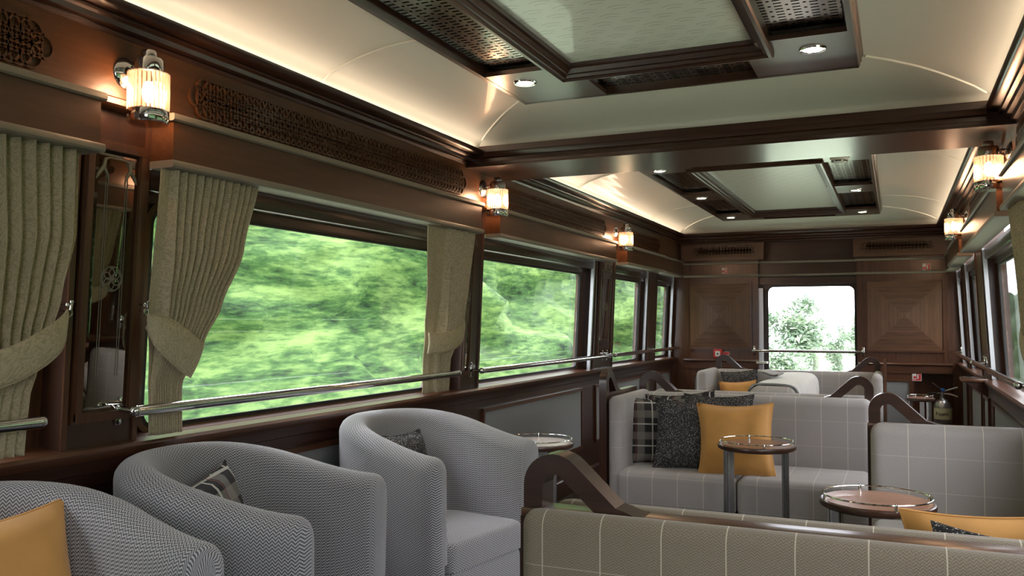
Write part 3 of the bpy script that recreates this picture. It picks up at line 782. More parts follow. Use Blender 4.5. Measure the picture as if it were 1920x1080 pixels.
# ------------------------------------------------------------------ curtains
def interp(P, z):
    P = sorted(P)
    if z <= P[0][0]: return P[0][1]
    for (a, b), (c, d) in zip(P, P[1:]):
        if z <= c:
            t = (z - a) / (c - a); t = t * t * (3 - 2 * t) * .5 + t * .5; return b + (d - b) * t
    return P[-1][1]
def curtain(s, name_lab, left, right, tie_hi, tie_lo, hook, plain=0.0, npl=9, tielab=None):
    w = W(s); zt, zb = .495, -.372
    r = thing('curtain', w(.02, hook[0], zb), name_lab, 'curtain', 'tied back damask curtains')
    nz, ns = 60, npl * 10
    V = []; U = []
    for i in range(nz + 1):
        z = zt + (zb - zt) * i / nz; yl, yr = interp(left, z), interp(right, z)
        wd = abs(yr - yl); amp = .036 * min(1.2, .35 / max(wd, .1)) ** .5
        for k in range(ns + 1):
            t = k / ns
            if plain > 0: tt = max(0, (t - plain) / (1 - plain))
            elif plain < 0: tt = max(0, (t - .0) / (1 + plain)) if t < 1 + plain else 1
            else: tt = t
            ph = 2 * PI * npl * tt + .6 * math.sin(3 * z + 7 * tt)
            fold = abs(math.sin(ph / 2)) ** .75 * 1.5 - .85
            lo = max(0, min(1, (-.08 - z) / .12))
            u = .06 - .026 * lo + amp * (1 - .5 * lo) * fold + .008 * noise.noise(Vector((t * 6, z * 3, hook[0])))
            yy = yl + (yr - yl) * t + .004 * math.sin(ph)
            V.append((u, yy, z)); U.append((t * npl * .07, z))
    F = [(i * (ns + 1) + k, i * (ns + 1) + k + 1, (i + 1) * (ns + 1) + k + 1, (i + 1) * (ns + 1) + k) for i in range(nz) for k in range(ns)]
    g = G().add(V, F); g.U = U; g.xf(w)
    o = g.build('drape', 'damask', r, ang=180)
    md = o.modifiers.new('thickness', 'SOLIDIFY'); md.thickness = .003
    # tieback: crescent band hung from the hook
    def cur(P, t):
        n = len(P) - 1; x = t * n; i = min(int(x), n - 1); f = x - i
        p0 = P[max(i - 1, 0)]; p1 = P[i]; p2 = P[i + 1]; p3 = P[min(i + 2, n)]
        return tuple(.5 * (2 * b + (c - a) * f + (2 * a - 5 * b + 4 * c - d) * f * f + (3 * b - a - 3 * c + d) * f ** 3) for a, b, c, d in zip(p0, p1, p2, p3))
    nt_, nw = 24, 8; V = []; U = []
    for i in range(nt_ + 1):
        t = i / nt_; hi, lo = cur(tie_hi, t), cur(tie_lo, t)
        for k in range(nw + 1):
            q = k / nw; yy = hi[0] + (lo[0] - hi[0]) * q; zz = hi[1] + (lo[1] - hi[1]) * q
            V.append((.03 + .062 * math.sin(PI * (.12 + .66 * t)) + .006 * math.sin(PI * q), yy, zz)); U.append((t * .3, q * .12))
    F = [(i * (nw + 1) + k, i * (nw + 1) + k + 1, (i + 1) * (nw + 1) + k + 1, (i + 1) * (nw + 1) + k) for i in range(nt_) for k in range(nw)]
    g = G().add(V, F); g.U = U; g.xf(w); o = g.build('tieback', 'damask', r, ang=180)
    md = o.modifiers.new('thickness', 'SOLIDIFY'); md.thickness = .006; md.offset = 0
    pp = [V[i * (nw + 1)] for i in range(nt_ + 1)]; pq = [V[i * (nw + 1) + nw] for i in range(nt_ + 1)]
    g = G().tube(pp, .0035, 6).tube(pq, .0035, 6); g.xf(w); g.build('piping', 'damask', o)
    hy, hz = hook
    g = G().tube([(0, hy, hz - .005), (.03, hy, hz - .01), (.045, hy, hz), (.048, hy, hz + .018)], .004, 8)
    g.tube([(0, hy, hz + .012), (.03, hy, hz + .012)], .0035, 8)
    g.lathe([(.006 * math.sin(t * PI / 6), -.006 * math.cos(t * PI / 6)) for t in range(7)], (.048, hy, hz + .02), 'z', 8)
    g.lathe([(.006 * math.sin(t * PI / 6), -.006 * math.cos(t * PI / 6)) for t in range(7)], (.03, hy, hz + .012), 'x', 8)
    g.tube([(.04 + .0 * k, hy + .009 * math.cos(k * PI / 6), hz - .012 + .011 * math.sin(k * PI / 6)) for k in range(12)], .0025, 6, True)
    g.xf(w).build('hook', 'chrome', r)
curtain('L', 'beige curtain tied back at left edge, crossed by the nearest rail',
        [(.5, 1.20), (.05, 1.27), (-.12, 1.33), (-.37, 1.28)], [(.5, 1.735), (.25, 1.735), (.06, 1.70), (-.05, 1.665), (-.12, 1.645), (-.37, 1.635)],
        [(1.725, .03), (1.66, -.01), (1.53, -.07), (1.38, -.10), (1.30, -.11)], [(1.722, -.005), (1.69, -.085), (1.57, -.155), (1.40, -.20), (1.30, -.22)], (1.742, .035), 0, 12)
curtain('L', 'beige curtain tied back low at the near side of the widest window',
        [(.5, 2.03), (.02, 2.035), (-.37, 2.07)], [(.5, 2.49), (.25, 2.42), (.05, 2.315), (-.07, 2.24), (-.16, 2.20), (-.22, 2.185), (-.372, 2.195)],
        [(2.012, .02), (2.06, .015), (2.13, -.02), (2.20, -.06), (2.248, -.078)], [(2.012, -.02), (2.03, -.08), (2.075, -.125), (2.13, -.162), (2.195, -.188)], (2.02, .04), .10, 12)
curtain('L', 'beige curtain tied back at the far side of the widest window',
        [(.5, 3.76), (-.05, 3.82), (-.372, 3.84)], [(.5, 4.265), (.2, 4.225), (.0, 4.18), (-.09, 4.11), (-.372, 4.085)],
        [(4.205, .015), (4.13, -.02), (4.0, -.05), (3.88, -.062), (3.79, -.058)], [(4.205, -.02), (4.15, -.105), (4.02, -.15), (3.89, -.165), (3.79, -.16)], (4.225, .02), .38, 7)
curtain('R', 'beige curtain sliver at right edge, below the nearer right sconce',
        [(.5, 3.80), (-.05, 3.85), (-.372, 3.83)], [(.5, 4.265), (.2, 4.235), (.0, 4.18), (-.09, 4.12), (-.372, 4.08)],
        [(4.235, .015), (4.17, -.02), (4.05, -.05), (3.92, -.062), (3.835, -.058)], [(4.235, -.02), (4.19, -.105), (4.07, -.15), (3.93, -.165), (3.835, -.16)], (4.262, .02), .3, 7)

# ------------------------------------------------------------------ armchairs
def armchair(loc, rot, label):
    r = thing('tub_armchair', (loc[0], loc[1], -H), label, 'armchair', 'grey tweed tub armchairs')
    R_, th = .313, .056      # midline radius, half thickness
    xf_ = .285
    path = []
    ns = 10
    for i in range(ns): path.append((xf_ - (xf_ + .0) * i / ns, -R_))
    for i in range(25):
        a = -PI / 2 - PI * i / 24; path.append((R_ * .98 * math.cos(a), R_ * math.sin(a)))
    for i in range(1, ns + 1): path.append((xf_ * i / ns, R_))
    P = [Vector((x, y, 0)) for x, y in path]; n = len(P)
    V = []; U = []; rows = []
    L = [0]
    for i in range(1, n): L.append(L[-1] + (P[i] - P[i - 1]).length)
    # extra rounded end stations
    st = []
    for k in range(6): st.append((0, -th * math.cos(k * PI / 10), math.sin(k * PI / 10) if k else .25))
    base = [(i, 0, 1) for i in range(n)]
    stations = []
    for j, (i, off, sc_) in enumerate([(0, th * .9 * math.cos(k * PI / 12), max(.12, math.sin(k * PI / 12))) for k in range(0, 6)]): stations.append((0, off, sc_))
    stations += base
    for k in range(5, -1, -1): stations.append((n - 1, th * .9 * math.cos(k * PI / 12), max(.12, math.sin(k * PI / 12))))
    for i, off, sc_ in stations:
        d = (P[min(i + 1, n - 1)] - P[max(i - 1, 0)]).normalized(); nn = Vector((d.y, -d.x, 0))   # outward
        if nn.dot(P[i] - Vector((.1, 0, 0))) < 0: nn = -nn
        p = P[i].copy()
        if off: p += (-d if i == 0 else d) * off
        s = L[i] + (-off if i == 0 else off)
        # height profile: back high, arms lower towards the front
        f = max(0, min(1, (p.x + .30) / .62)); zt = .880 - .115 * (f * f * (3 - 2 * f))
        zt -= .05 * (1 - sc_)
        flare = .018
        h = th * sc_
        sec = [(h, .09, 0), (h, .35, .3), (h + flare * .5, .55, .5)]
        rr = h + .004
        sec += [(rr * math.cos(a) + flare * .6, zt - th + th * math.sin(a), 1) for a in [k * PI / 10 for k in range(0, 11)]]
        sec += [(-h + flare * .3, .55, 1), (-h, .36, 1)]
        row = []; acc = 0; last = None
        for o_, z, _ in sec:
            q = p + nn * o_; q.z = z
            if last is not None: acc += math.hypot(o_ - last[0], z - last[1])
            last = (o_, z); row.append(len(V)); V.append(tuple(q)); U.append((s, acc))
        rows.append(row)
    F = []
    for a, b in zip(rows, rows[1:]):
        for k in range(len(a) - 1): F.append((a[k], a[k + 1], b[k + 1], b[k]))
    F.append(tuple(rows[0])); F.append(tuple(rows[-1][::-1]))
    g = G().add(V, F); g.U = U; g.build('shell', 'herring', r, local=True, ang=60)
    # seat cushion and base front
    def dshape(x1, rad, z0, z1, cr, crown=0):
        out = []; k = 18
        pts = [(x1, -rad), (x1, rad)] + [(rad * math.cos(PI / 2 + PI * i / k), rad * math.sin(PI / 2 + PI * i / k)) for i in range(k + 1)]
        pts = []
        for i in range(7): a = -PI / 2 + PI / 2 * i / 6; pts.append((x1 - cr + cr * math.cos(a), -rad + cr + cr * math.sin(a)))
        for i in range(7): a = PI / 2 * i / 6; pts.append((x1 - cr + cr * math.cos(a), rad - cr + cr * math.sin(a)))
        for i in range(k + 1): a = PI / 2 + PI * i / k; pts.append((rad * math.cos(a), rad * math.sin(a)))
        V = []; F = []; m = len(pts)
        lay = [(1, z0), (1, z1 - .035), (.992, z1 - .018), (.97, z1 - .006), (.93, z1), (.6, z1 + crown * .7), (.25, z1 + crown)]
        for s_, z in lay:
            for x, y in pts: V.append((x * s_ + .05 * (1 - s_), y * s_, z))
        for j in range(len(lay) - 1):
            for i in range(m): F.append((j * m + i, j * m + (i + 1) % m, (j + 1) * m + (i + 1) % m, (j + 1) * m + i))
        F.append(tuple(range(m))); F.append(tuple((len(lay) - 1) * m + i for i in range(m)))
        return G().add(V, F)
    dshape(.325, .262, .315, .425, .05, .012).build('seat_cushion', 'herring', r, local=True)
    dshape(.312, .262, .10, .312, .04).build('seat_base', 'herring', r, local=True)
    for x in (.24, -.20):
        for y in (-.24, .24):
            if x < 0: y *= .7
            G().lathe([(.014, 0), (.018, .10)], (x, y, 0), n=12).build('leg', 'dark_z', r, local=True)
    r.rotation_euler = (0, 0, rot)
    return r
ch = armchair((-1.835, 3.235), -.18, 'grey tweed tub armchair farthest along the window wall, dark cushion inside')
copy_tree(ch, None, (-1.818, 2.09, -H), .266, 'grey tweed tub armchair in the middle of the row, tartan cushion inside')
copy_tree(ch, None, (-1.805, 1.251, -H), -.10, 'grey tweed tub armchair nearest the viewer, mustard cushion inside')

# ------------------------------------------------------------------ cushions
def cushion(loc, rot, w_, h_, t_, mat, label, seed=0, sag=0, group='scatter cushions'):
    n = 16; V = []; U = []; F = []
    for sd in (1, -1):
        for i in range(n + 1):
            for j in range(n + 1):
                u = -1 + 2 * i / n; v = -1 + 2 * j / n
                pin = .11
                x = u * w_ / 2 * (1 - pin * (1 - v * v) * abs(u) ** 2); y = v * h_ / 2 * (1 - pin * (1 - u * u) * abs(v) ** 2)
                t = t_ / 2 * (max(0, (1 - u ** 4) * (1 - v ** 4))) ** .55
                wr = .014 * noise.noise(Vector((u * 2.5 + seed, v * 2.5, sd * 3 + seed))) * (1 - u ** 4) * (1 - v ** 4)
                y -= sag * (1 - u * u) * max(0, v) * .1
                V.append((x, y, sd * t + wr)); U.append((x + seed * .03, y))
    m = (n + 1) ** 2
    for sd in (0, 1):
        for i in range(n):
            for j in range(n):
                a = sd * m + i * (n + 1) + j; F.append((a, a + 1, a + n + 2, a + n + 1))
    # sew the rim
    rim = [(i, 0) for i in range(n)] + [(n, j) for j in range(n)] + [(n - i, n) for i in range(n)] + [(0, n - j) for j in range(n)]
    for k in range(len(rim)):
        p, q = rim[k], rim[(k + 1) % len(rim)]
        a, b = p[0] * (n + 1) + p[1], q[0] * (n + 1) + q[1]; F.append((a, b, m + b, m + a))
    r = thing('cushion', loc, label, 'cushion', group)
    g = G().add(V, F); g.U = U; g.build('cover', mat, r, local=True, ang=80)
    seam = [V[p[0] * (n + 1) + p[1]] for p in rim]
    G().tube(seam, .0032, 5, True).build('seam', mat, r, local=True)
    r.rotation_euler = rot
    return r
def face(dirx, diry, lean=0, roll=0):
    """euler for a cushion whose flat face looks along (dirx,diry), leaning back by `lean`"""
    nrm = Vector((dirx, diry, 0)).normalized(); up = Vector((0, 0, 1))
    nz = (nrm * math.cos(lean) + up * math.sin(lean)).normalized()
    x = up.cross(nz).normalized(); y = nz.cross(x)
    m = Matrix((x, y, nz)).transposed() @ Matrix.Rotation(roll, 3, 'Z')
    return m.to_euler()

# ------------------------------------------------------------------ sofas
def sofa_back(g, x0, x1, y0, y1, zt, zb=-H + .08, lean=.04):
    gg = G().rbox(x0, x1, y0, y1, zb, zt, .045, 5)
    ym = (y0 + y1) / 2
    return gg
def handle(cx, cy, cz, d, depth, parent, flip=1, axis='x'):
    """arched wooden grab handle: vertical post, round top, sloping tail"""
    R1, R2, hc = .08, .03, .058
    out = [(0, 0), (0, hc)]; inn = [(.05, 0), (.05, hc)]
    for k in range(1, 13):
        a = PI - (PI * .75) * k / 12
        out.append((.08 + R1 * math.cos(a), hc + R1 * math.sin(a))); inn.append((.08 + R2 * math.cos(a), hc + R2 * math.sin(a)))
    for t in (.33, .66, .85): q = hc + .0566; p = hc + .0212; out.append((.1366 + .1236 * t, q * (1 - t))); inn.append((.1012 + .088 * t, p * (1 - t)))
    out += [(.262, .012), (.285, .003), (.31, 0)]; inn += [(.185, .004), (.189, .0), (.20, 0)]
    n = len(out); V = []; F = []
    for s_ in (0, depth):
        for P in (out, inn):
            for a, b in P:
                V.append((cx + flip * a, cy + s_, cz + b) if axis == 'x' else (cx + s_, cy + flip * a, cz + b))
    for i in range(n - 1):
        F += [(i, i + 1, n + i + 1, n + i), (2 * n + i, 3 * n + i, 3 * n + i + 1, 2 * n + i + 1), (i, 2 * n + i, 2 * n + i + 1, i + 1), (n + i, n + i + 1, 3 * n + i + 1, 3 * n + i)]
    F += [(0, n, 3 * n, 2 * n), (n - 1, 3 * n - 1, 4 * n - 1, 2 * n - 1)]
    G().add(V, F).build('grab_handle', 'handle_wood', parent, ang=25)
ZT = -.45
def sofa(x0, x1, yf, dirn, label, cushions=2, wing=None, ztop=ZT, depth=.62, th=.135, spans=None, fab='sofa'):
    """yf: y of the backrest face; dirn=-1 sits towards the viewer, +1 away"""
    r = thing('sofa', ((x0 + x1) / 2, yf, -H), label, 'sofa', 'grey windowpane check sofas')
    yb = yf - dirn * th
    a, b = min(yf, yb), max(yf, yb)
    G().rbox(x0, x1, a, b, -H + .10, ztop, .05, 5).build('backrest', fab, r)
    n = cushions; wd = (x1 - x0) / n
    spans = spans or [(x0 + wd * k, x0 + wd * (k + 1)) for k in range(n)]
    ye = yf + dirn * depth; c, d = min(yf, ye), max(yf, ye)
    for p, q in spans:
        G().rbox(p + .003, q - .003, c, d, -H + .20, -.855, .05, 5).build('seat_cushion', fab, r)
        G().box(p + .02, q - .02, c + .03, d - .03, -H + .07, -H + .20).build('plinth', 'dark_x', r)
    for x in (x0 + .06, x1 - .06):
        for y in (c + .06, d - .06): G().lathe([(.016, 0), (.022, .08)], (x, y, -H), n=10).build('leg', 'dark_z', r)
    if wing:
        for side in wing:
            xw0, xw1 = (x0 - .055, x0 + .03) if side == 'l' else (x1 - .03, x1 + .055)
            wy = yf + dirn * .55; wa, wb = min(yb, wy), max(yb, wy)
            G().rbox(xw0, xw1, wa, wb, -H + .10, ztop + .012, .04, 5).build('side_wing', fab, r)
    return r
def divider(x0, x1, y0, y1, zc, label, hs):
    r = thing('sofa_divider', ((x0 + x1) / 2, (y0 + y1) / 2, -H), label, 'wooden divider', 'wooden dividers between back to back sofas')
    g = G().box(x0, x1, y0, y1, -H, zc - .02); g.build('divider_board', 'dark_z', r)
    G().rbox(x0, x1, y0 - .0, y1 + .0, zc - .022, zc, .004, 2).build('cap_rail', 'wood_x', r)
    for (hx, hy, fl, dp) in hs: handle(hx, hy, zc, None, dp, r, fl)
    return r
# near back-to-back pair
sofa(-.845, .50, 1.93, -1, 'olive grey check sofa nearest the viewer, only its backrest top in view', 2, th=.078, ztop=-.458, fab='sofa_warm_lit')
sofa(-.835, .50, 2.19, 1, 'check sofa backing onto the nearest one, facing away with mustard cushions', 2, depth=.5, th=.09, ztop=-.467, fab='sofa_warm_lit')
divider(-.875, .50, 2.012, 2.098, -.470, 'dark wooden divider with large arched handle, between the two nearest sofas', [(-.868, 2.016, 1, .078)])
# sofa C on the window side of the aisle
sofa(-.11, .545, 4.14, -1, 'short check sofa beyond the low round table at the right', 1)
divider(-.125, .545, 4.277, 4.35, -.46, 'wooden divider with arched handle behind the short sofa at the right', [(-.12, 4.275, 1, .07)])
# sofa B with wrap-round wing
sofa(-1.50, -.13, 5.40, -1, 'long check sofa with corner wing, mustard cushion on its seat', 2, wing=['l'], depth=.58)
sofa(-1.50, -.13, 5.76, 1, 'check sofa hidden behind the long one, facing the end window', 2, depth=.5)
rB = divider(-1.57, -.12, 5.537, 5.62, -.462, 'wooden divider behind the long sofa, arched handles at both ends', [(-1.555, 5.54, 1, .07), (-.125, 5.54, -1, .07)])
# upright side board with handle, outside the wing
r = thing('sofa_end_board', (-1.58, 5.1, -H), 'upright wooden end board with handle at left end of long sofa', 'wooden end board')
G().box(-1.605, -1.56, 4.85, 5.50, -H, -.42).build('board', 'dark_z', r)
handle(-1.605, 4.85, -.42, None, .045, r, 1, 'y')
# sofa D at the end wall
sofa(-1.60, -.16, 8.32, -1, 'farthest pale check sofa under the end window', 2, wing=['l', 'r'], spans=[(-1.6, -1.0), (-.63, -.16)])
divider(-1.66, -.10, 8.462, 8.53, -.455, 'wooden divider under the end window with handles at both ends', [(-1.61, 8.465, 1, .06), (-.13, 8.465, -1, .06)])
r = thing('sofa_end_board', (-.09, 8.3, -H), 'thin upright wooden board beside right end of farthest sofa', 'wooden end board')
G().box(-.10, -.08, 7.95, 8.55, -H, -.33).build('board', 'wood_z', r)
# lengthwise sofa back between B2 and D
r = thing('lounge_sofa', (-.82, 7.3, -H), 'pale sofa set lengthwise towards the end window, blanket over its back', 'sofa')
G().rbox(-.98, -.65, 6.36, 8.30, -H + .1, -.462, .07, 5).build('backrest', 'sofa', r)
for k in range(2): G().rbox(-.65, -.15, 6.36 + .66 * k + .003, 6.36 + .66 * (k + 1) - .003, -H + .2, -.86, .05, 4).build('seat_cushion', 'sofa', r)
G().box(-.96, -.2, 6.4, 7.64, -H, -H + .2).build('plinth', 'dark_y', r)
def throw(pts, y0, y1, mat, name, label, trim=None):
    """blanket: profile pts (x,z) swept along y with soft ripples"""
    n = 22; V = []; U = []; m = len(pts)
    for i in range(n + 1):
        y = y0 + (y1 - y0) * i / n; acc = 0
        for k, (x, z) in enumerate(pts):
            if k: acc += math.hypot(x - pts[k - 1][0], z - pts[k - 1][1])
            rp = .008 * noise.noise(Vector((x * 9, y * 5, z * 9)))
            V.append((x + rp, y + .02 * math.sin(acc * 6), z + abs(rp) * .6)); U.append((y, acc))
    F = [(i * m + k, i * m + k + 1, (i + 1) * m + k + 1, (i + 1) * m + k) for i in range(n) for k in range(m - 1)]
    root = thing(name, ((pts[0][0] + pts[-1][0]) / 2, (y0 + y1) / 2, -.46), label, 'blanket')
    g = G().add(V, F); g.U = U; o = g.build('cloth', mat, root, ang=180)
    md = o.modifiers.new('thickness', 'SOLIDIFY'); md.thickness = .008
    if trim:
        g = G().tube([V[k] for k in range(m)], .006, 6).tube([V[n * m + k] for k in range(m)], .006, 6); g.build('edge_trim', trim, root, label='dark blanket edging')
arc = [(-.815 + (.185 * math.copysign(abs(math.cos(PI - PI * k / 14)) ** .5, math.cos(PI - PI * k / 14))), -.60 + .152 * math.sin(PI - PI * k / 14) ** .5) for k in range(15)]
throw([(-1.0, -.86), (-1.0, -.72)] + arc + [(-.63, -.72), (-.625, -.82)], 6.45, 8.1, 'throw', 'throw_blanket', 'cream white throw with dark edge over the lengthwise sofa back', 'greypanel')
fl = [(-1.01 + .16 * t / 6, -.425 + .012 * math.sin(t)) for t in range(7)]
fl2 = fl + [(-.845, -.418), (-.85, -.405)] + [(x, z + .022) for x, z in fl[::-1]]
throw(fl2, 7.0, 7.35, 'greyfab', 'folded_throw', 'folded grey blanket lying on the cream throw')

# ------------------------------------------------------------------ cushions in place
cushion((-1.885, 1.325, -.655), face(.93, -.18, .25, .06), .40, .42, .14, 'mustard', 'large mustard cushion on the nearest armchair', 1)
cushion((-1.945, 2.09, -.665), face(.93, .15, .3, .16), .34, .38, .12, 'tartan', 'grey tartan cushion on the middle armchair', 2)
cushion((-1.96, 3.24, -.665), face(.95, -.1, .3, -.04), .35, .38, .12, 'speckle', 'charcoal patterned cushion on the farthest armchair', 3)
cushion((-1.335, 5.20, -.67), face(.45, -1, .14, -.02), .42, .42, .13, 'tartan', 'dark tartan cushion in the corner of the long sofa', 4)
cushion((-1.22, 5.31, -.655), face(0, -1, .16, .10), .44, .44, .10, 'tartan', 'tartan cushion tucked behind the sprigged ones', 9)
cushion((-1.115, 5.06, -.665), face(.25, -1, .2, -.04), .42, .42, .13, 'speckle', 'charcoal sprig print cushion beside the tartan one on the long sofa', 5)
cushion((-.98, 5.22, -.64), face(.0, -1, .2, .02), .42, .42, .11, 'speckle', 'charcoal cushion behind the mustard one on the long sofa', 10)
cushion((-.84, 5.00, -.672), face(.12, -1, .28, .03), .43, .43, .15, 'mustard', 'bright mustard cushion on the long sofa behind the round table', 6)
cushion((.25, 2.42, -.665), face(0, 1, .15, -.09), .46, .44, .13, 'mustard', 'mustard cushion top showing above the second sofa back at the right', 7)
cushion((.31, 2.29, -.655), face(0.05, 1, .08, -.05), .46, .39, .10, 'speckle', 'dark sprig print cushion in front of the mustard one at the lower right', 8, sag=.2)
cushion((-1.33, 8.10, -.70), face(.3, -1, .2, .05), .34, .32, .14, 'mustard', 'small far mustard cushion at the left end of the farthest sofa', 11)
cushion((-1.33, 8.22, -.60), face(.2, -1, .1, .1), .34, .30, .12, 'speckle', 'grey cushion propped behind the far mustard cushion', 12)

# ------------------------------------------------------------------ round tables
def table(x, y, zt, R_, label, legs=(200, 320, 80)):
    r = thing('round_table', (x, y, -H), label, 'table', 'small round drinks tables')
    zt += H
    G().lathe([(0, zt - .026), (R_ - .012, zt - .026), (R_ - .002, zt - .02), (R_, zt - .012), (R_ - .002, zt - .003), (R_ - .008, zt), (R_ - .014, zt)], (0, 0, 0), n=48).build('rim', 'dark_x', r, local=True)
    G().lathe([(0, zt + .001), (R_ - .013, zt + .001), (R_ - .013, zt - .01)], (0, 0, 0), n=48).build('slatted_top', 'tabletop', r, local=True)
    rr = R_ - .012
    G().tube([(rr * math.cos(k * PI / 20), rr * math.sin(k * PI / 20), zt + .018) for k in range(40)], .0028, 8, True).build('gallery_rail', 'chrome', r, local=True)
    for a in (20, 110, 200, 290):
        a = math.radians(a); px, py = rr * math.cos(a), rr * math.sin(a)
        G().lathe([(.0055, 0), (.0055, .020), (.004, .025), (0, .025)], (px, py, zt - .002), n=10).build('gallery_post', 'chrome', r, local=True)
    for a in legs:
        a = math.radians(a); g = G(); q = R_ - .035
        c, s_ = math.cos(a), math.sin(a)
        g.box(-.006, .006, -.017, .017, .02, zt - .026)
        g.box(.010, .014, -.017, .017, .02, zt - .026)
        g.xf(lambda X, Y, Z: (q * c + X * c - Y * s_, q * s_ + X * s_ + Y * c, Z)).build('leg', 'brushed', r, local=True)
    G().lathe([(0, .02), (R_ - .02, .02), (R_ - .015, .014), (R_ - .015, 0), (0, 0)], (0, 0, 0), n=40).build('foot_disc', 'brushed', r, local=True)
    return r
table(-.66, 4.55, -.625, .195, 'round wooden table with chrome gallery in front of the mustard cushion', (215, 335, 152))
table(-.068, 3.27, -.62, .19, 'large looking round slatted table behind the second sofa back, lower right', (220, 340, 160))
table(-1.70, 4.12, -.62, .19, 'round table reflecting the window beside the farthest armchair')
table(.175, 7.72, -.61, .11, 'small far round table beside the fire extinguisher')

# ------------------------------------------------------------------ far right corner
r = thing('fire_extinguisher', (.40, 9.2, -H), 'steel fire extinguisher with pale label in the far right corner', 'fire extinguisher')
hb = .53
G().lathe([(0, .0), (.078, 0), (.082, .01), (.082, .47), (.078, .50), (.06, .53), (.035, .548), (.02, .555), (.02, .57), (0, .57)], (0, 0, 0), n=32).build('cylinder', 'brushed', r, local=True)
M['label'] = flat('pale_yellow_label', (.85, .85, .58), .5); M['ink'] = flat('black_ink', (.02, .02, .02), .5)
M['red'] = flat('sign_red', (.55, .03, .03), .4); M['blue'] = flat('blue_tag', (.03, .14, .55), .4)
g = G(); V = []; F = []
for k in range(17):
    a = math.radians(180 + 22 + (136) * k / 16 ); V += [(.0835 * math.cos(a), .0835 * math.sin(a), .36), (.0835 * math.cos(a), .0835 * math.sin(a), .465)]
F = [(2 * k, 2 * k + 2, 2 * k + 3, 2 * k + 1) for k in range(16)]
lab = g.add(V, F).build('label_band', 'label', r, local=True, label='pale yellow Foam label')
def text(s, size, loc, rot, mat, parent, name='lettering'):
    cu = bpy.data.curves.new(name, 'FONT'); cu.body = s; cu.size = size; cu.extrude = .0006; cu.align_x = 'CENTER'; cu.align_y = 'CENTER'
    o = bpy.data.objects.new(name, cu); COL.objects.link(o); cu.materials.append(M[mat]); o.parent = parent; o.location = loc; o.rotation_euler = rot
    bpy.context.view_layer.update()
    me = bpy.data.meshes.new_from_object(o.evaluated_get(bpy.context.evaluated_depsgraph_get()))
    q = bpy.data.objects.new(name, me); COL.objects.link(q); q.parent = parent; q.location = loc; q.rotation_euler = rot
    bpy.data.objects.remove(o); return q
text('Foam', .05, (-.01, -.0865, .412), (PI / 2, 0, 0), 'ink', lab)
G().tube([(0, 0, .56), (0, 0, .61)], .018, 12).tube([(0, 0, .60), (-.05, 0, .60)], .010, 8).build('valve', 'chrome', r, local=True)
G().tube([(-.01, 0, .615), (.05, -.01, .635), (.13, -.02, .665)], [.006, .009, .009], 8).build('lever', 'brushed', r, local=True)
G().tube([(-.01, 0, .60), (.06, -.01, .598), (.13, -.02, .575)], [.006, .009, .009], 8).build('carry_handle', 'brushed', r, local=True)
G().tube([(-.085, 0, .70), (-.03, 0, .655), (0, -.01, .63)], .003, 6).build('pin', 'black', r, local=True)
G().rbox(-.015, .02, -.022, -.004, .625, .65, .005, 2).build('tag', 'blue', r, local=True, label='blue safety tag')
G().tube([(-.05, 0, .60), (-.11, 0, .60), (-.16, 0, .57), (-.19, 0, .48), (-.17, -.02, .30), (-.13, -.03, .2)], .010, 8).build('hose', 'black', r, local=True)

def sign(cx, y, cz, w_, h_, label, kind):
    r = thing('safety_sign', (cx, y, cz), label, 'sign', 'red and white safety signs')
    G().box(-w_ / 2, w_ / 2, 0, .004, -h_ / 2, h_ / 2).build('plate', 'red', r, local=True)
    g = G(); t = .004
    for a, b, c, d in ((-w_ / 2, w_ / 2, h_ / 2 - t, h_ / 2), (-w_ / 2, w_ / 2, -h_ / 2, -h_ / 2 + t), (-w_ / 2, -w_ / 2 + t, -h_ / 2, h_ / 2), (w_ / 2 - t, w_ / 2, -h_ / 2, h_ / 2)):
        g.box(a, b, -.001, 0, c, d)
    if kind == 'e':   # extinguisher and flame pictogram: white half with red bottle
        g.box(-.032 * w_ / .075, -.004, -.001, 0, -.028, .028)
    g.build('border', 'white', r, local=True)
    g = G()
    if kind == 'e':
        g.lathe([(0, -.001), (.013, -.001), (.013, .0)], (-.018, -.0005, -.008), 'y', 12)
        G().rbox(.004, .016, -.0015, 0, -.022, .010, .0005, 1).box(.006, .013, -.0015, 0, .010, .018).box(-.002, .028, -.0015, 0, .018, .022).build('pictogram', 'white', r, local=True)
        g.build('flame', 'red', r, local=True)
    return r
sign(-1.671, 9.345, .553, .062, .066, 'red and white extinguisher sign above the left veneer panel', 'e')
sign(.285, 9.345, .545, .07, .072, 'red and white extinguisher sign above the right veneer panel', 'e')
sign(.183, 9.345, -.533, .085, .085, 'red and white extinguisher sign low on the wall above the extinguisher', 'e')
sign(-1.662, 9.345, -.335, .07, .035, 'small red strip sign beside the red alarm box', 's')
r = thing('fire_alarm_box', (-1.746, 9.345, -.338), 'square red fire alarm call point on the end wall', 'alarm box')
G().rbox(-.047, .047, -.04, 0, -.047, .047, .006, 2).build('housing', 'red', r, local=True)
G().rbox(-.026, .026, -.044, -.038, -.03, .026, .002, 2).build('glass_plate', 'white', r, local=True)
G().lathe([(0, -.046), (.010, -.046), (.010, -.042)], (0, 0, -.002), 'y', 12).build('press_dot', 'ink', r, local=True)

# small ledge shelf on the window wall at the far right
r = thing('wall_ledge', (.48, 6.6, -.40), 'small wooden ledge on the pillar near the farther grab rail', 'ledge')
G().rbox(.40, .56, 6.52, 6.74, -.40, -.375, .006, 2).build('shelf', 'wood_y', r)
G().prism([(.42, -.40), (.56, -.40), (.56, -.50)], 'y', 6.55, 6.58).build('shelf_bracket', 'dark_z', r)

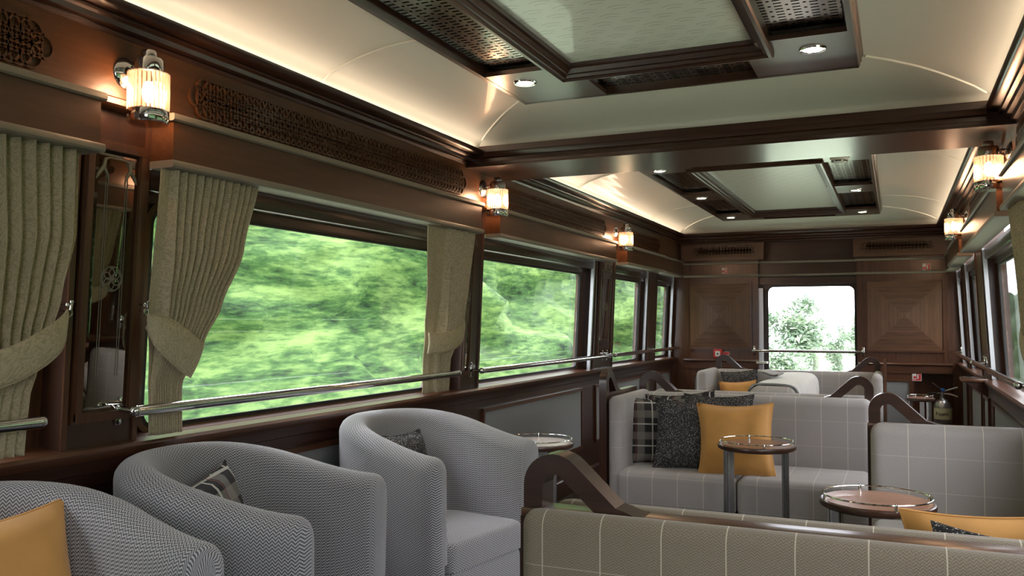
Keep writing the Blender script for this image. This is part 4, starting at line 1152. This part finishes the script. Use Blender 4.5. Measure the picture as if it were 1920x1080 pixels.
# ------------------------------------------------------------------ outside
def bank(name, x, y0, y1, z0, z1, lean, mat, label, amp=.6, sgn=-1, nx=160, nz=60, top=.5):
    V = []; F = []
    for i in range(nx + 1):
        y = y0 + (y1 - y0) * i / nx
        for j in range(nz + 1):
            t = j / nz; zt = z1 + top * noise.noise(Vector((y * .25, 3.1, 0))) * 2; z = z0 + (zt - z0) * t
            n1 = noise.fractal(Vector((y * .35, z * .8, x)), 1.0, 2.2, 5)
            X = x + sgn * (lean * t) - sgn * amp * n1
            V.append((X, y + .12 * noise.noise(Vector((y, z * 2, 5))), z + .1 * n1))
    F = [(i * (nz + 1) + j, i * (nz + 1) + j + 1, (i + 1) * (nz + 1) + j + 1, (i + 1) * (nz + 1) + j) for i in range(nx) for j in range(nz)]
    o = G().add(V, F).build(name, mat, ang=180, kind='stuff', label=label, cat='hedge')
    return o
bank('hedge', -6.5, -8, 45, -3.2, 5.5, 2.0, 'leaf', 'bright green lineside trees and bushes passing the windows behind the armchairs', .9)
bank('hedge', 3.6, 15, 75, -3.5, 1.45, 1.0, 'leaf_r', 'darker green trees under a pale sky outside the window at the right', .5, 1, 200, 50, .35)
bank('hedge', 8.5, -10, 48, -3.5, 3.0, 1.8, 'leaf_r', 'added green tree bank, out of view opposite the armchairs, blocking sky reflections', .9, 1, 200, 45, .5)  # unseen bank, added to stop bright sky reflecting in the left panes
G().box(-60, 60, -20, 120, -3.3, -3.2).build('ground', 'grass', kind='structure')
def tree(x, y, h, rad, label, seed, name='tree'):
    r = thing(name, (x, y, -3.2), label, name, 'trees and bushes beyond the end window')
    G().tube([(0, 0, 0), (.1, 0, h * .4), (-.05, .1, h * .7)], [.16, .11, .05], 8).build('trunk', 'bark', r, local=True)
    rnd = random.Random(seed); V = []; F = []
    for k in range(2600):
        # clustered leaf sprays filling an irregular crown
        cl = k % 26; rc = random.Random(seed * 100 + cl)
        a = rc.uniform(0, 2 * PI); e = rc.uniform(-1, 1); q = rc.uniform(.25, .9)
        cx, cy, cz = rad * q * math.cos(a) * math.sqrt(1 - e * e), rad * q * math.sin(a) * math.sqrt(1 - e * e), h * .62 + e * h * .36 * q
        p = Vector((rnd.gauss(0, 1), rnd.gauss(0, 1), rnd.gauss(0, 1))) * rad * .17
        c = Vector((cx, cy, cz)) + p; d = Vector((rnd.gauss(0, 1), rnd.gauss(0, 1), rnd.gauss(0, .5))).normalized()
        e2 = d.cross(Vector((0, 0, 1))).normalized(); L_ = rnd.uniform(.10, .22) * rad / 1.6
        i = len(V); V += [c - d * L_, c + e2 * L_ * .5, c + d * L_, c - e2 * L_ * .5 + Vector((0, 0, .03))]; F.append((i, i + 1, i + 2, i + 3))
    G().add(V, F).build('crown', 'leaf_washed', r, local=True, ang=180)
tree(-3.7, 34, 4.75, 1.25, 'tallest haze-washed tree at the left of the end window', 1)
tree(-3.15, 38, 4.3, .75, 'slender haze-washed tree right of the tallest one', 2)
tree(-3.1, 27, 2.75, .7, 'low haze-washed bush under the trees, left in the end window', 3, 'bush')
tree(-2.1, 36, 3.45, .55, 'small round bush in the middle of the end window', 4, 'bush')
tree(-1.75, 44, 3.75, .75, 'haze-washed bush at the right side of the end window', 5, 'bush')

# ------------------------------------------------------------------ light from the sky
wld = bpy.data.worlds.new('sky'); sc.world = wld; wld.use_nodes = True
n = wld.node_tree.nodes; l = wld.node_tree.links
bg = n['Background']
tc = n.new('ShaderNodeTexCoord'); mp = n.new('ShaderNodeMapping'); mp.inputs['Scale'].default_value = (2, 2, 4)
l.new(tc.outputs['Generated'], mp.inputs[0])
nz = n.new('ShaderNodeTexNoise'); nz.inputs['Scale'].default_value = 1.5; nz.inputs['Detail'].default_value = 5; l.new(mp.outputs[0], nz.inputs['Vector'])
cr = n.new('ShaderNodeValToRGB'); cr.color_ramp.elements[0].position = .35; cr.color_ramp.elements[0].color = (.86, .88, 1, 1)
cr.color_ramp.elements[1].position = .6; cr.color_ramp.elements[1].color = (1, .975, .985, 1)
l.new(nz.outputs[0], cr.inputs[0]); l.new(cr.outputs[0], bg.inputs[0]); bg.inputs[1].default_value = 8.0

# ------------------------------------------------------------------ camera
F_ = 1606.3; yaw, pit, rol = (math.radians(a) for a in (24.104, 2.2506, .1018))
f = Vector((-math.sin(yaw) * math.cos(pit), math.cos(yaw) * math.cos(pit), math.sin(pit)))
rr = Vector((math.cos(yaw), math.sin(yaw), 0)); uu = rr.cross(f)
R2 = rr * math.cos(rol) + uu * math.sin(rol); U2 = -rr * math.sin(rol) + uu * math.cos(rol)
cam = bpy.data.cameras.new('camera'); co = bpy.data.objects.new('camera', cam); COL.objects.link(co)
co.matrix_world = Matrix((R2, U2, -f)).transposed().to_4x4()
cam.sensor_width = 36; cam.lens = F_ / 1920 * 36; cam.clip_start = .05; cam.clip_end = 400
sc.camera = co
bpy.context.view_layer.update()
for o in list(sc.objects):
    if o.parent is None: o.location.z += H

sc.view_settings.view_transform = 'Standard'; sc.view_settings.look = 'None'
sc.view_settings.gamma = 1; sc.view_settings.use_curve_mapping = False
sc.view_settings.exposure = 0.15
sc.cycles.max_bounces = 8; sc.cycles.diffuse_bounces = 5; sc.cycles.transparent_max_bounces = 24
sc.cycles.sample_clamp_indirect = 6
sc.cycles.use_denoising = True
